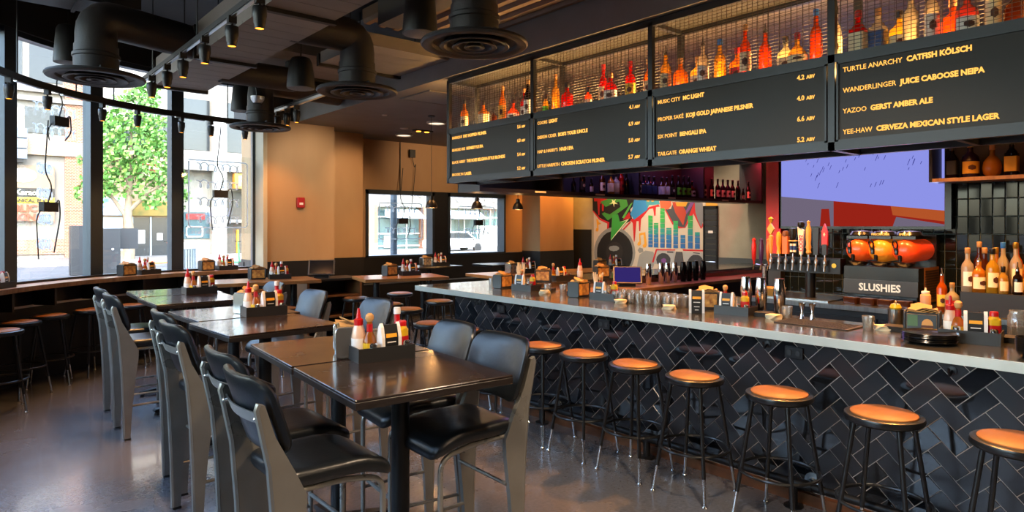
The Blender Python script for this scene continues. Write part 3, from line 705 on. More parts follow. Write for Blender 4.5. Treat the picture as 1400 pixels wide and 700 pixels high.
MENU = [
 [('BARRIQUE', 'DRY HOPPED PILSNER', '5.6'), ('BEARDED IRIS', 'HOMESTYLE IPA', '6.0'), ('BLACK ABBEY', 'THE ROSE BELGIAN-STYLE BLONDE', '5.4'), ('BROOKLYN', 'LAGER', '5.2')],
 [('COORS', 'LIGHT', '4.1'), ('DISKEN CIDER', "BOB'S YOUR UNCLE", '6.9'), ("HAP & HARRY'S", 'NASH IPA', '5.0'), ('LITTLE HARPETH', 'CHICKEN SCRATCH PILSNER', '5.7')],
 [('MUSIC CITY', 'MC LIGHT', '4.2'), ('PROPER SAK\u00c9', 'KOJI GOLD JAPANESE PILSNER', '4.0'), ('SIX POINT', 'BENGALI IPA', '6.6'), ('TAILGATE', 'ORANGE WHEAT', '5.2')],
 [('TURTLE ANARCHY', 'CATFISH K\u00d6LSCH', ''), ('WANDERLINGER', 'JUICE CABOOSE NEIPA', ''), ('YAZOO', 'GERST AMBER ALE', ''), ('YEE-HAW', 'CERVEZA MEXICAN STYLE LAGER', '')]]
def text_mesh(txt, size, bold=0.0, sx=.86, depth=.001):
    cu = bpy.data.curves.new('t', 'FONT'); cu.body = txt; cu.size = size; cu.extrude = depth; cu.offset = bold; cu.resolution_u = 2
    o = bpy.data.objects.new('t', cu); COL.objects.link(o); dg = bpy.context.evaluated_depsgraph_get(); dg.update()
    me = bpy.data.meshes.new_from_object(o.evaluated_get(dg)); bpy.data.objects.remove(o)
    vs = [(v.co.x*sx, v.co.y, v.co.z) for v in me.vertices]; fs = [tuple(p.vertices) for p in me.polygons]
    bpy.data.meshes.remove(me); return vs, fs, (max(v[0] for v in vs) if vs else 0)
def put_text(mb, txt, size, y, z, bold=0, sx=.86, x=XG-.0, right=False):
    vs, fs, wd = text_mesh(txt, size, bold, sx)
    if right: y = y+wd
    mb.add([(x-vz, y-vx, z+vy) for vx, vy, vz in vs], fs); return wd
places = ('leftmost', 'second', 'third', 'fourth')
for i in range(5):
    ya, yb = YS[i]-.03, YS[i+1]+.03
    pn = O('menu_panel', MB().box(XG+.012, XG+.03, yb, ya, Z0+.05, Z1-.02), m_gp, gt, False)
    O('panel_trim', MB().box(XG+.0, XG+.012, yb, ya, Z0+.05, Z0+.062).box(XG+.0, XG+.012, yb, ya, Z1-.032, Z1-.02).box(XG, XG+.012, ya-.012, ya, Z0+.05, Z1-.02).box(XG, XG+.012, yb, yb+.012, Z0+.05, Z1-.02), m_gf, pn, False)
    if i < 4:
        for k, (a, b_, c_) in enumerate(MENU[i]):
            z = 2.667-.1315*k if i < 3 else 2.668-.125*k; y = ya-.035
            tm = MB(); wd = put_text(tm, a, .041, y, z, .0003, .93, XG+.011); O('brewery_lettering', tm, m_let, pn, False); tm = MB(); put_text(tm, b_, .042, y-wd-.022, z, .0018, .93, XG+.011)
            O('beer_lettering', tm, m_let, pn, False)
            if c_:
                tm = MB(); w2 = put_text(tm, 'ABV', .031, yb+.075, z, .001, .9, XG+.011, True); put_text(tm, c_, .043, yb+.075+w2+.014, z, .001, .9, XG+.011, True); O('strength_figure', tm, m_let, pn, False)
    mw = MB(); r_ = .0014
    y = yb
    while y < ya: mw.box(XG+.018, XG+.018+2*r_, y-r_, y+r_, Z1, Z2-.03); y += .0385
    z = Z1+.03
    while z < Z2-.03: mw.box(XG+.016, XG+.016+2*r_, yb, ya, z-r_, z+r_); z += .0225
    O('wire_screen', mw, m_wire, gt, False)
    m2 = MB(); y = yb
    while y < ya: m2.box(XR-.02, XR-.02+2*r_, y-r_, y+r_, Z1, Z2-.03); y += .085
    z = Z1+.03
    while z < Z2-.03: m2.box(XR-.022, XR-.022+2*r_, yb, ya, z-r_, z+r_); z += .05
    O('wire_screen', m2, mat('rear_wire', '#1f1814', .6), gt, False)
for i in range(5):
    y = (YS[i]+YS[i+1])/2
    lamp('cage_strip_light', 'AREA', ((XG+XR)/2+.05, y, Z1+.005), 44, (1, .55, .18), rot=(PI, R(-35), 0), shape='RECTANGLE', size=.26, size_y=1.25)

# ------------------------------------------------------------------ bottles
LIQ = {'amber': '#ee9a26', 'gold': '#f4c050', 'red': '#d21c10', 'clear': '#e8dcc4', 'green': '#3f9a2c', 'brown': '#5a2508', 'dark': '#2a1510', 'orange': '#f0701a', 'yellow': '#f2c43a', 'pale': '#eadfb8', 'purple': '#3a1c4a', 'rose': '#c9604a'}
LAB = {'cream': '#f4e3b8', 'white': '#f2efe6', 'yellow': '#f0c43c', 'red': '#b81c18', 'black': '#191716', 'blue': '#2b4c8a', 'green': '#6fd02a', 'gold': '#c9962c', 'none': None}
SHP = {
 'round': [(.0, 0), (.036, 0), (.038, .006), (.038, .165), (.034, .19), (.018, .215), (.0145, .23), (.0145, .285), (.0, .285)],
 'stout': [(.0, 0), (.047, 0), (.05, .006), (.05, .12), (.046, .14), (.02, .165), (.0155, .175), (.0155, .22), (.0, .22)],
 'tall': [(.0, 0), (.033, 0), (.035, .006), (.034, .2), (.028, .225), (.0155, .25), (.0135, .265), (.0135, .325), (.0, .325)],
 'globe': [(.0, 0), (.03, 0), (.05, .02), (.056, .06), (.05, .1), (.03, .13), (.016, .145), (.0145, .16), (.0145, .2), (0, .2)],
 'small': [(.0, 0), (.026, 0), (.028, .005), (.028, .1), (.024, .12), (.012, .135), (.011, .165), (0, .165)],
 'wine': [(.0, 0), (.036, 0), (.037, .006), (.037, .19), (.028, .215), (.015, .235), (.0135, .25), (.0135, .3), (.0, .3)]}
LBZ = {'round': (.04, .14, .0385), 'stout': (.025, .105, .0505), 'tall': (.05, .17, .0352), 'globe': (.04, .085, .0565), 'small': (.02, .085, .0285), 'wine': (.045, .14, .0375), 'square': (.03, .14, .04)}
m_hdk = mat('label_ink', '#4a2416', .6)
NECK = {'round': (.285, .0145), 'stout': (.22, .0155), 'tall': (.325, .0135), 'globe': (.2, .0145), 'small': (.165, .011), 'wine': (.3, .0135), 'square': (.245, .015)}
m_cap = {'black': mat('cap_black', '#17120f', .4), 'wood': mat('cap_cork', '#b98a54', .6), 'red': mat('cap_red', '#b01a14', .35), 'pour': m_chrome, 'blue': mat('cap_blue', '#2f6fc0', .35), 'gold': mat('cap_gold', '#c79a3c', .3, metal=.8), 'white': mat('cap_white', '#e8e4dc', .4)}
def bottle(shape, liq, lab, cap, x, y, z, label, group, rz=0, s=1.0, cat='bottle'):
    key = 'bottle|%s|%s|%s|%s' % (shape, liq, lab, cap)
    if key not in BUILD:
        def build(label, group):
            t = T('bottle', label, cat, group=group); ml = liquor('bottle_'+liq, LIQ[liq])
            if shape == 'square':
                m = MB().rprism(.078, .078, 0, .165, .012, .004).lathe([(.036, .163), (.03, .18), (.017, .195), (.0145, .205), (.0145, .245), (0, .245)], 18)
            else: m = MB().lathe(SHP[shape], 22)
            O('glass_body', m, ml, t)
            if LAB[lab]:
                z0, z1, r = LBZ[shape]; lm = mat('label_'+lab, LAB[lab], .55)
                if shape == 'square': q = MB().rprism(.0795, .0795, z0, z1, .012, .0005)
                else:
                    n = 22; q = MB()
                    a0 = PI-1.25 - PI*0
                    rr = lambda r_, zz: [(r_*math.cos(PI+.55-1.35+2.7*k/14), r_*math.sin(PI+.55-1.35+2.7*k/14), zz) for k in range(15)]
                    A1, B1, A2, B2 = rr(r, z0), rr(r, z1), rr(r-.0015, z0), rr(r-.0015, z1)
                    if shape == 'globe': pass
                    q.loft([[A1[k], B1[k], B2[k], A2[k]] for k in range(15)])
                lo = O('label', q, lm, t)
                if shape not in ('square', 'small'):
                    zc = (z0+z1)/2; hz = (z1-z0)*.22; r2 = r+.0008
                    g_ = MB().loft([[((r2+d_)*math.cos(PI+.45+.55*(k/6-.5)*1.6), (r2+d_)*math.sin(PI+.45+.55*(k/6-.5)*1.6), zc+s2*hz*(1-.5*abs(k/6-.5)*2)) for s2, d_ in ((-1, 0), (1, 0), (1, .0006), (-1, .0006))] for k in range(7)])
                    O('label_emblem', g_, m_hdk if lab not in ('black', 'blue') else m_cap['white'], lo)
            nz, nr = NECK[shape]
            if cap == 'pour': c_ = MB().lathe([(nr, nz-.012), (nr+.001, nz), (.009, nz+.012), (.005, nz+.02), (.0042, nz+.05), (0, nz+.055)], 12)
            else: c_ = MB().lathe([(nr+.001, nz-.02), (nr+.0025, nz-.018), (nr+.0025, nz+.018), (nr, nz+.021), (0, nz+.021)], 14)
            O('stopper' if cap in ('wood', 'pour') else 'cap', c_, m_cap[cap], t)
            return t
        BUILD[key] = build
    o = put(key, x, y, z, rz, label, group); o.scale = (s, s, s); o['category'] = cat; return o
cage = [
 [(5.72, 'amber', 'cream', 'round', 'black'), (5.45, 'amber', 'cream', 'square', 'black'), (5.34, 'brown', 'none', 'small', 'black'), (5.08, 'amber', 'yellow', 'tall', 'wood'), (4.97, 'orange', 'white', 'globe', 'black'), (4.86, 'red', 'white', 'round', 'wood'), (4.70, 'dark', 'white', 'tall', 'wood')],
 [(4.45, 'gold', 'green', 'small', 'black'), (4.37, 'gold', 'none', 'tall', 'wood'), (4.27, 'red', 'white', 'stout', 'black'), (4.17, 'red', 'none', 'stout', 'black'), (3.96, 'orange', 'cream', 'small', 'black'), (3.83, 'red', 'cream', 'tall', 'red'), (3.66, 'red', 'white', 'stout', 'wood'), (3.49, 'red', 'yellow', 'round', 'red'), (3.34, 'amber', 'cream', 'round', 'wood')],
 [(3.1, 'gold', 'cream', 'round', 'pour'), (3.0, 'amber', 'none', 'stout', 'wood'), (2.88, 'gold', 'cream', 'stout', 'wood'), (2.77, 'clear', 'white', 'round', 'pour'), (2.66, 'gold', 'none', 'round', 'blue'), (2.55, 'amber', 'red', 'stout', 'red'), (2.43, 'orange', 'cream', 'tall', 'wood'), (2.31, 'orange', 'none', 'round', 'pour'), (2.19, 'pale', 'cream', 'stout', 'black'), (2.06, 'gold', 'cream', 'globe', 'red'), (1.96, 'orange', 'none', 'tall', 'blue'), (1.86, 'clear', 'cream', 'tall', 'black')],
 [(1.68, 'red', 'cream', 'square', 'red'), (1.585, 'clear', 'blue', 'square', 'wood'), (1.485, 'yellow', 'cream', 'stout', 'black'), (1.39, 'clear', 'none', 'round', 'pour'), (1.30, 'clear', 'white', 'tall', 'gold'), (1.21, 'orange', 'none', 'stout', 'wood'), (1.115, 'rose', 'white', 'stout', 'black'), (1.01, 'pale', 'cream', 'tall', 'wood'), (.92, 'brown', 'none', 'stout', 'black'), (.81, 'pale', 'cream', 'stout', 'white'), (.68, 'amber', 'cream', 'round', 'wood')]]
DS = {'amber': 'amber', 'gold': 'golden', 'red': 'bright red', 'clear': 'clear', 'green': 'green', 'brown': 'brown', 'dark': 'dark', 'orange': 'orange', 'yellow': 'yellow', 'pale': 'pale', 'purple': 'purple', 'rose': 'rose'}
SH = {'round': '', 'stout': 'squat ', 'tall': 'tall ', 'globe': 'round-bellied ', 'small': 'small ', 'wine': 'slim ', 'square': 'square '}
for i, row in enumerate(cage):
    for k, (y, lq, lb, sh, cp) in enumerate(row):
        bottle(sh, lq, lb, cp, 4.27+.05*((k*7) % 3-1), y, Z1, '%s%s bottle, %s from left in the cage above the %s menu panel' % (SH[sh], DS[lq], ORD[k], places[i]), 'bottles in the wire cage', 0, 1.12)

# ------------------------------------------------------------------ bottle shelf across the far end
m_sh = mat('shelf_black', '#17151a', .45)
rs = T('hanging_bottle_shelf', 'long black hanging bottle shelf under red light at the far end of the bar', 'shelf', (0, 0, 0))
RY0, RY1, RZ0, RZ1 = 5.88, 6.3, 2.13, 2.9
O('shelf_board', MB().box(4.55, 10.78, RY0, RY1, RZ0, RZ0+.045), m_sh, rs, False)
O('top_board', MB().box(4.55, 10.78, RY0, RY1, RZ1, RZ1+.04), m_sh, rs, False)
O('back_board', MB().box(4.55, 9.9, RY1-.015, RY1, RZ0+.045, RZ1), m_sh, rs, False)
for x in (4.55, 5.85, 7.38, 8.97, 10.74): O('divider', MB().box(x, x+.035, RY0, RY1, RZ0+.045, RZ1), m_sh, rs, False)
for x in (5.49, 6.57, 8.15, 9.6): O('price_tag', MB().box(x-.09, x+.09, RY0-.004, RY0, RZ0+.012, RZ0+.034), mat('tag_white', '#d9d4cc', .5), rs, False)
for x in (5.85, 8.97): O('hanger_rod', MB().at(x, 6.1, RZ1+.04).lathe([(.01, 0), (.01, .42)], 8), m_sh, rs)
lamp('shelf_red_light', 'AREA', (9.6, 6.0, RZ1-.02), 26, (1, .06, .09), rot=(R(-25), 0, 0), shape='RECTANGLE', size=1.9, size_y=.2)
lamp('shelf_violet_light', 'AREA', (7.2, 6.0, RZ1-.02), 16, (.55, .35, 1), rot=(R(-25), 0, 0), shape='RECTANGLE', size=2.6, size_y=.2)
rear = [(6.21, 'dark', 'none', 'small'), (6.38, 'dark', 'black', 'round'), (6.55, 'dark', 'white', 'small'), (6.77, 'brown', 'cream', 'round'), (6.95, 'amber', 'cream', 'square'), (7.06, 'clear', 'cream', 'square'), (7.17, 'red', 'red', 'tall'), (7.28, 'dark', 'none', 'round'),
        (7.55, 'dark', 'white', 'round'), (7.67, 'purple', 'blue', 'square'), (7.79, 'purple', 'blue', 'square'), (7.91, 'purple', 'blue', 'square'), (8.1, 'brown', 'white', 'square'), (8.22, 'brown', 'white', 'square'), (8.36, 'dark', 'black', 'round'), (8.52, 'dark', 'green', 'round'), (8.65, 'dark', 'green', 'round'), (8.78, 'dark', 'green', 'round'), (8.87, 'brown', 'white', 'stout'),
        (9.2, 'dark', 'cream', 'round'), (9.42, 'dark', 'cream', 'round'), (9.6, 'dark', 'white', 'round'), (9.75, 'purple', 'white', 'round'), (9.9, 'purple', 'white', 'round'), (10.05, 'dark', 'white', 'round'), (10.22, 'dark', 'none', 'round'), (10.38, 'dark', 'white', 'small'), (10.55, 'dark', 'cream', 'round')]
for k, (x, lq, lb, sh) in enumerate(rear):
    bay = 0 if x < 7.38 else 1 if x < 8.97 else 2
    kk = k-(0, 8, 19)[bay]
    bottle(sh, lq, lb, 'black', x, 6.02, RZ0+.045, '%s%s bottle, %s from left in the %s bay of the far shelf' % (SH[sh], DS[lq], ORD[kk], ('left', 'middle', 'red-lit')[bay]), 'bottles on the far hanging shelf', R(50), 1.1)

# ------------------------------------------------------------------ back bar wall
m_bt = mat('backbar_glazed_tile', '#101514', .06, spec=.3)
tw = MB().box(6.7, 6.86, -2.2, 3.55, 0, 3.33); 
tw.k = 1; TW, TH_ = .088, .152
z = 1.06
while z < 3.3:
    y = -2.2
    while y < 3.4:
        a, b_ = random.uniform(-.0007, .0007), random.uniform(-.0012, .0012); g = .0025
        y0, y1, z0, z1 = y+g, y+TW-g, z+g, z+TH_-g; c0 = .004
        P_ = [(6.694+a*(-1), y0, z0), (6.694+a, y1, z0), (6.694+a+b_, y1, z1), (6.694-a+b_, y0, z1)]
        Q_ = [(6.7, y0, z0), (6.7, y1, z0), (6.7, y1, z1), (6.7, y0, z1)]
        P2 = [(p[0]-.0015, p[1]+(.004 if i in (0, 3) else -.004), p[2]+(.004 if i < 2 else -.004)) for i, p in enumerate(P_)]
        tw.add(P2+P_+Q_, [(0, 1, 2, 3)]+[(i, (i+1) % 4, 4+(i+1) % 4, 4+i) for i in range(4)]+[(4+i, 4+(i+1) % 4, 8+(i+1) % 4, 8+i) for i in range(4)])
        y += TW
    z += TH_
S('wall_backbar', tw, [mat('backbar_grout', '#5b6663', .7), m_bt], False)
S('trim_red_pilaster', MB().box(6.6, 6.9, 3.4, 3.56, 1.45, 3.33), mat('red_pilaster', '#b3201a', .45), False)  # red LED glow on the partition end, put into the paint colour
S('trim_pilaster_base', MB().box(6.6, 6.9, 3.4, 3.56, 0, 1.45), m_dark, False)
bb = T('back_bar_counter', 'back bar counter with steel edge below the television', 'counter', (0, 0, 0))
O('counter_top', MB().box(5.9, 6.69, -2.1, 3.4, 1.01, 1.05), m_steel, bb, False)
O('cabinet', MB().box(5.96, 6.68, -2.1, 3.36, 0, 1.01), m_dark, bb, False)
for y in (2.7, 1.7, .7): O('door', MB().box(5.94, 5.96, y-.48, y+.48, .1, .95), m_dark, bb, False)
O('drip_rail', MB().box(6.0, 6.35, 2.65, 3.35, 1.05, 1.062), m_steel, bb, False)
# television
m_blue = glow('screen_paper', '#8f95ea', .52); m_ink = glow('screen_ink', '#2c2c86', .5); m_sred = glow('screen_red', '#9c2418', .5); m_sor = glow('screen_orange', '#b8562a', .5); m_sgr = glow('screen_grey', '#7d7288', .42)
tv = T('television', 'wide television above the taps showing a lilac paper over red wood', 'television', (6.6, 0, 0))
O('tv_case', MB().box(0, .06, 1.86, 3.42, 1.71, 2.62), mat('tv_black', '#0c0c0e', .25), tv, False)
sc = MB()
def scr(k, pts, l): sc.k = k; sc.prism([(3.39-1.48*u, 1.735+.86*v) for u, v in pts], -.002-.0006*l, -.0005, 'x')
scr(3, [(0, 0), (1, 0), (1, 1), (0, 1)], 0)
scr(2, [(.36, 0), (1, 0), (1, .3), (.36, .34)], 1); scr(4, [(.72, .12), (1, .05), (1, .28), (.7, .29)], 2); scr(3, [(.72, 0), (1, 0), (1, .02), (.74, .1)], 3)
scr(0, [(0, .36), (.3, .3), (.7, .22), (1, .16), (1, 1), (0, 1)], 4)
scr(3, [(0, .30), (.35, .24), (.35, .27), (0, .35)], 3); scr(2, [(.27, 0), (.34, 0), (.33, .2), (.28, .2)], 2); scr(3, [(.03, 0), (.06, 0), (.05, .26), (.03, .27)], 3)
random.seed(3)
for k in range(64):
    u = .12+.85*random.random(); v = .42+.5*random.random()
    if v < .5 and u > .8: continue
    l_ = .02+.05*random.random(); scr(1, [(u, v), (u+.0035, v+.003), (u+.0035+l_*.22, v+l_), (u+l_*.22, v+l_)], 5)
O('screen', sc, [m_blue, m_ink, m_sred, m_sgr, m_sor], tv, False)
lamp('screen_light', 'AREA', (6.57, 2.65, 2.2), 5, (.6, .62, 1), rot=(0, R(90), 0), shape='RECTANGLE', size=.8, size_y=1.4)
# upper shelf right of the television
us = T('wall_shelf', 'dark shelf box holding bottles beside the television', 'shelf', (0, 0, 0))
O('shelf_board', MB().box(6.35, 6.69, -1.0, 1.93, 2.11, 2.14), m_woodtop, us, False)
O('side_panel', MB().box(6.35, 6.69, 1.93, 1.955, 2.11, 2.75), m_sh, us, False)
O('back_panel', MB().box(6.675, 6.69, -1.0, 1.93, 2.14, 2.75), m_sh, us, False)
bottle('square', 'dark', 'black', 'black', 6.45, 1.81, 2.14, 'black square bottle at the left end of the shelf beside the television', None, 0, 1.05)
bottle('stout', 'purple', 'gold', 'gold', 6.45, 1.68, 2.14, 'purple-brown bottle with gold label on the shelf beside the television', None, 0, 1.25)
bottle('globe', 'amber', 'none', 'wood', 6.45, 1.53, 2.14, 'amber cut-glass decanter on the shelf beside the television', None, 0, 1.2)
bottle('square', 'dark', 'gold', 'black', 6.45, 1.40, 2.14, 'dark bottle with gold label at the right end of the shelf beside the television', None, 0, 1.1)

# ------------------------------------------------------------------ slush machine
m_sl = mat('slush_black', '#131314', .22, spec=.6)
sm = T('slush_machine', 'black slush machine with three orange and red bowls', 'slush machine', (6.15, 2.27, 1.05))
O('base', MB().box(.0, .52, -.3, .3, .1, .33).box(.03, .5, -.28, .28, 0, .1), m_sl, sm, False)
O('sign_panel', MB().box(-.012, 0, -.3, .3, .09, .215), mat('sign_slate', '#2c3138', .3), sm, False)
lt = MB(); vs, fs, wd = text_mesh('SLUSHIES', .088, .0025, .95); lt.add([(-.0125-vz, wd/2-vx, .122+vy) for vx, vy, vz in vs], fs)
O('sign_lettering', lt, glow('slush_letters', '#ffe3c4', .6), sm, False)
O('rear_housing', MB().box(.44, .53, -.3, .3, .33, .61), m_sl, sm, False)
gr = MB()
for k in range(12): gr.box(.16, .48, -.306, -.3, .05+.022*k, .064+.022*k)
O('side_grille', MB().box(.14, .5, -.302, -.299, .03, .33), mat('grille_tan', '#8a5a30', .5, metal=.3), sm, False)
O('grille_slats', gr, mat('grille_dark', '#2c1c10', .5), sm, False)
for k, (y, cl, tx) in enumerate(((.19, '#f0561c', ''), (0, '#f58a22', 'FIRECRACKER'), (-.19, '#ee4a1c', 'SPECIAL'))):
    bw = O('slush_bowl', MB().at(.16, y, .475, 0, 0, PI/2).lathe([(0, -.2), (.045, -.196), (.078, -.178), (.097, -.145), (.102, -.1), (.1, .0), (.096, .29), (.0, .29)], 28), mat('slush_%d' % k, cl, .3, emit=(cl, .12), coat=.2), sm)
    O('bowl_lid', MB().box(0, .4, y-.088, y+.088, .575, .6).at(.12, y, .59).lathe([(.0, 0), (.1, 0), (.105, .02), (.085, .05), (.03, .058), (0, .06)], 22), m_sl, bw)
    if k:
        q = MB(); vs, fs, wd = text_mesh(tx, .026, .0008, .9); q.add([(.013-vz, y+wd/2-vx, .607+vy) for vx, vy, vz in vs], fs); O('lid_lettering', q, m_let, bw, False)
    O('valve_handle', MB().tube(fil([(-.035, y+.035, .46), (-.05, y+.035, .55), (-.05, y+.06, .57), (-.04, y+.075, .54), (-.035, y+.05, .45)], .02), .007, 8).at(-.03, y+.045, .44).lathe([(0, 0), (.018, .004), (.02, .04), (.012, .06), (0, .062)], 12), m_sl, bw)
    O('spout', MB().at(-.03, y+.02, .385).lathe([(0, 0), (.014, 0), (.018, .05), (0, .06)], 12), m_sl, bw)
    O('drip_ring', MB().at(.02, y, .34).lathe([(.06, 0), (.078, .02), (.085, .035), (.06, .035), (.06, 0)], 24), m_sl, sm)
for k in range(4):
    O('drip_tray', MB().at(-.06, .21-.14*k, 0).rprism(.1, .12, .0, .06, .02, .004), mat('tray_smoke', '#3a2216', .15), sm)

# ------------------------------------------------------------------ tap tower
tt_ = T('beer_tap_tower', 'black beer tap tower with a row of assorted tap handles', 'beer tap', (6.2, 2.9, 1.05))
O('pedestal', MB().lathe([(0, 0), (.07, 0), (.07, .01), (.045, .015), (.045, .26), (0, .26)], 24), m_iron, tt_)
O('manifold', MB().box(-.06, .06, -.30, .37, .25, .39), m_iron, tt_, False)
O('logo_plate', MB().at(-.06, -.245, .325, 0, 0, -PI/2).lathe([(0, 0), (.022, 0), (.022, .003), (.012, .003), (0, .003)], 8), m_cap['gold'], tt_, False)
m_hy = mat('handle_yellow', '#dca02c', .35); m_ho = mat('handle_orange', '#cf6a22', .4); m_hw = mat('handle_wood', '#d69c4c', .4); m_hr = mat('handle_red', '#b3201c', .35); m_hp = mat('handle_violet', '#3a2250', .35); m_hb = mat('handle_black', '#191716', .35); m_hi = mat('handle_white', '#e8ddc8', .4); m_hbl = mat('handle_blue', '#26407e', .4); m_hbr = mat('handle_brown', '#6a4020', .5)
tps = (.34, .26, .19, .12, .04, -.03, -.10, -.18)
def hm(k, y, sx=-.1):
    q = MB(); x = sx; z = .42
    def lz(pr, n=14): q.at(x, y, z).lathe(pr, n)
    if k == 0: lz([(0, 0), (.014, 0), (.02, .1), (.022, .17), (.0, .19)]); q.k = 1; q.at(x, y, z+.24, PI/2).prism([(-.035, 0), (0, -.06), (.035, 0), (0, .06)], -.012, .012, 'y'); q.at(x, y, z+.3).lathe([(0, 0), (.012, 0), (.026, .04), (.0, .06)], 12); return q, [m_hw, m_hy]
    if k == 1: lz([(0, 0), (.022, 0), (.02, .03), (.016, .05), (.024, .09), (.026, .16), (.024, .19), (.015, .21), (0, .215)]); return q, m_hy
    if k == 2: q.at(x, y, z).rprism(.05, .055, 0, .17, .004, .003); q.k = 1; q.at(x, y, z+.17).lathe([(0, 0), (.03, 0), (.034, .02), (.026, .05), (0, .055)], 9); return q, [m_ho, m_hbr]
    if k == 3:
        for s_ in (-.016, .016): q.k = 0; q.at(x, y+s_, z).lathe([(0, .02), (.014, .02), (.014, .1), (0, .1)], 12); q.k = 1; q.at(x, y+s_, z).lathe([(.0145, .04), (.0146, .04), (.0146, .08), (.0145, .08)], 12)
        q.k = 2; q.at(x, y, z+.12).rprism(.03, .08, 0, .015, .004, .002); q.k = 3; q.at(x, y, z+.135).lathe([(0, 0), (.02, 0), (.03, .05), (.03, .11), (0, .115)], 10); return q, [m_hi, m_hbl, m_hy, m_hb]
    if k == 4: q.k = 0; q.at(x, y, z).prism([(-.012, 0), (.012, 0), (.03, .26), (-.03, .23)], -.014, .014, 'x'); q.k = 1; q.at(x, y, z+.25).lathe([(0, 0), (.02, 0), (.035, .03), (.03, .055), (0, .065)], 14); return q, [m_hi, m_hb]
    if k == 5: lz([(0, 0), (.014, 0), (.024, .02), (.018, .045), (.026, .07), (.02, .1), (.026, .16), (.024, .24), (.012, .28), (.016, .31), (0, .32)]); return q, m_hw
    if k == 6: q.at(x, y, z).prism([(-.02, 0), (.02, 0), (.03, .25), (-.03, .25)], -.014, .014, 'x'); return q, m_hb
    q.k = 0; q.at(x, y, z).rprism(.03, .045, 0, .1, .004, .003); q.k = 1; q.at(x, y, z).prism([(-.026, .09), (.026, .09), (.026, .22), (0, .29), (-.026, .22)], -.012, .012, 'x'); q.k = 2; q.at(x-.013, y, z+.19, PI/2).prism([(-.01, 0), (0, -.02), (.01, 0), (0, .02)], -.002, .002, 'y'); return q, [m_hb, m_hr, m_hi]
hl = ('orange diamond-topped tap handle', 'yellow bottle-shaped tap handle', 'orange block tap handle', 'tap handle with white and blue cans', 'white tapered tap handle with red lettering', 'turned wooden tap handle', 'black paddle tap handle', 'red shield tap handle')
for k, y in enumerate(tps):
    f_ = O('faucet', MB().tube(fil([(-.06, y, .33), (-.1, y, .34), (-.115, y, .27)], .03), .011, 10).at(-.1, y, .34).lathe([(0, 0), (.016, 0), (.016, .03), (.008, .04), (.008, .085), (0, .09)], 12), m_alu, tt_)
    q, mm = hm(k, y); h = O('tap_handle', q, mm, tt_); h['label'] = hl[k]
    if k == 4:
        q = MB(); vs, fs, wd = text_mesh('COORS', .05, .0015, .9)
        q.add([(-.1145-vz, y+.018-vy-.004, .45+vx*1.0) for vx, vy, vz in vs], fs); O('handle_lettering', q, m_hr, h, False)
t2 = T('small_tap_tower', 'small tap tower with red and violet handles before the concrete wall', 'beer tap', (6.36, 3.44, 1.05))
O('pedestal', MB().lathe([(0, 0), (.05, 0), (.05, .01), (.03, .015), (.03, .3), (0, .3)], 18), m_chrome, t2)
for k, (y, m_) in enumerate(((.08, m_hr), (.0, m_hp), (-.08, m_ho))):
    O('faucet', MB().tube(fil([(0, y*.4, .28), (-.08, y, .3), (-.1, y, .24)], .03), .01, 8), m_chrome, t2)
    h = O('tap_handle', MB().at(-.08, y, .33).lathe([(0, -.03), (.008, -.03), (.009, 0), (.02, .02), (.024, .16), (.016, .19), (.02, .22), (0, .24)], 14), m_, t2)
    h['label'] = ('red tap handle', 'violet tap handle', 'orange tap handle')[k]

# ------------------------------------------------------------------ bottles at the right end of the back bar
st = T('bottle_step', 'black stepped speed rack carrying bottles on the back bar', 'bottle rack', (6.0, .7, 1.05))
O('rack_box', MB().box(0, .4, -1.4, .93, 0, .175), m_dark, st, False)
O('badge', MB().at(-.001, .42, .11, 0, 0, -PI/2).lathe([(0, 0), (.03, 0), (.03, .004), (0, .004)], 20, 0, 0, 0, .6, 1.0), m_cap['gold'], st)
spec = [(6.07, 1.6, 'clear', 'white', 'round', 'wood'), (6.09, 1.53, 'amber', 'cream', 'stout', 'pour'), (6.2, 1.52, 'brown', 'red', 'round', 'wood'), (6.08, 1.44, 'yellow', 'cream', 'round', 'black'), (6.2, 1.40, 'pale', 'none', 'tall', 'blue'), (6.07, 1.37, 'gold', 'cream', 'small', 'black'), (6.15, 1.31, 'clear', 'cream', 'tall', 'gold'), (6.06, 1.28, 'dark', 'white', 'small', 'pour'), (6.2, 1.24, 'amber', 'yellow', 'stout', 'wood'), (6.08, 1.18, 'orange', 'none', 'round', 'black'), (6.2, 1.12, 'gold', 'white', 'round', 'wood'), (6.3, 1.58, 'brown', 'cream', 'tall', 'wood'), (6.31, 1.47, 'amber', 'white', 'round', 'gold'), (6.32, 1.34, 'orange', 'cream', 'tall', 'black'), (6.31, 1.26, 'gold', 'none', 'round', 'pour'), (6.32, 1.17, 'pale', 'cream', 'tall', 'wood')]
for k, (x, y, lq, lb, sh, cp) in enumerate(spec):
    bottle(sh, lq, lb, cp, x, y, 1.225, '%s%s bottle, %s from left in the %s row on the black stepped rack' % (SH[sh], DS[lq], ORD[k if k < 11 else k-11], 'front' if k < 11 else 'rear'), 'bottles on the stepped rack', R(20), 1.12)
bottle('wine', 'orange', 'yellow', 'pour', 6.05, 1.77, 1.05, 'orange bottle with steel pourer between the slush machine and the stepped rack', None)
bottle('stout', 'pale', 'red', 'wood', 6.02, 1.69, 1.05, 'squat pale bottle with wide wooden stopper left of the stepped rack', None)
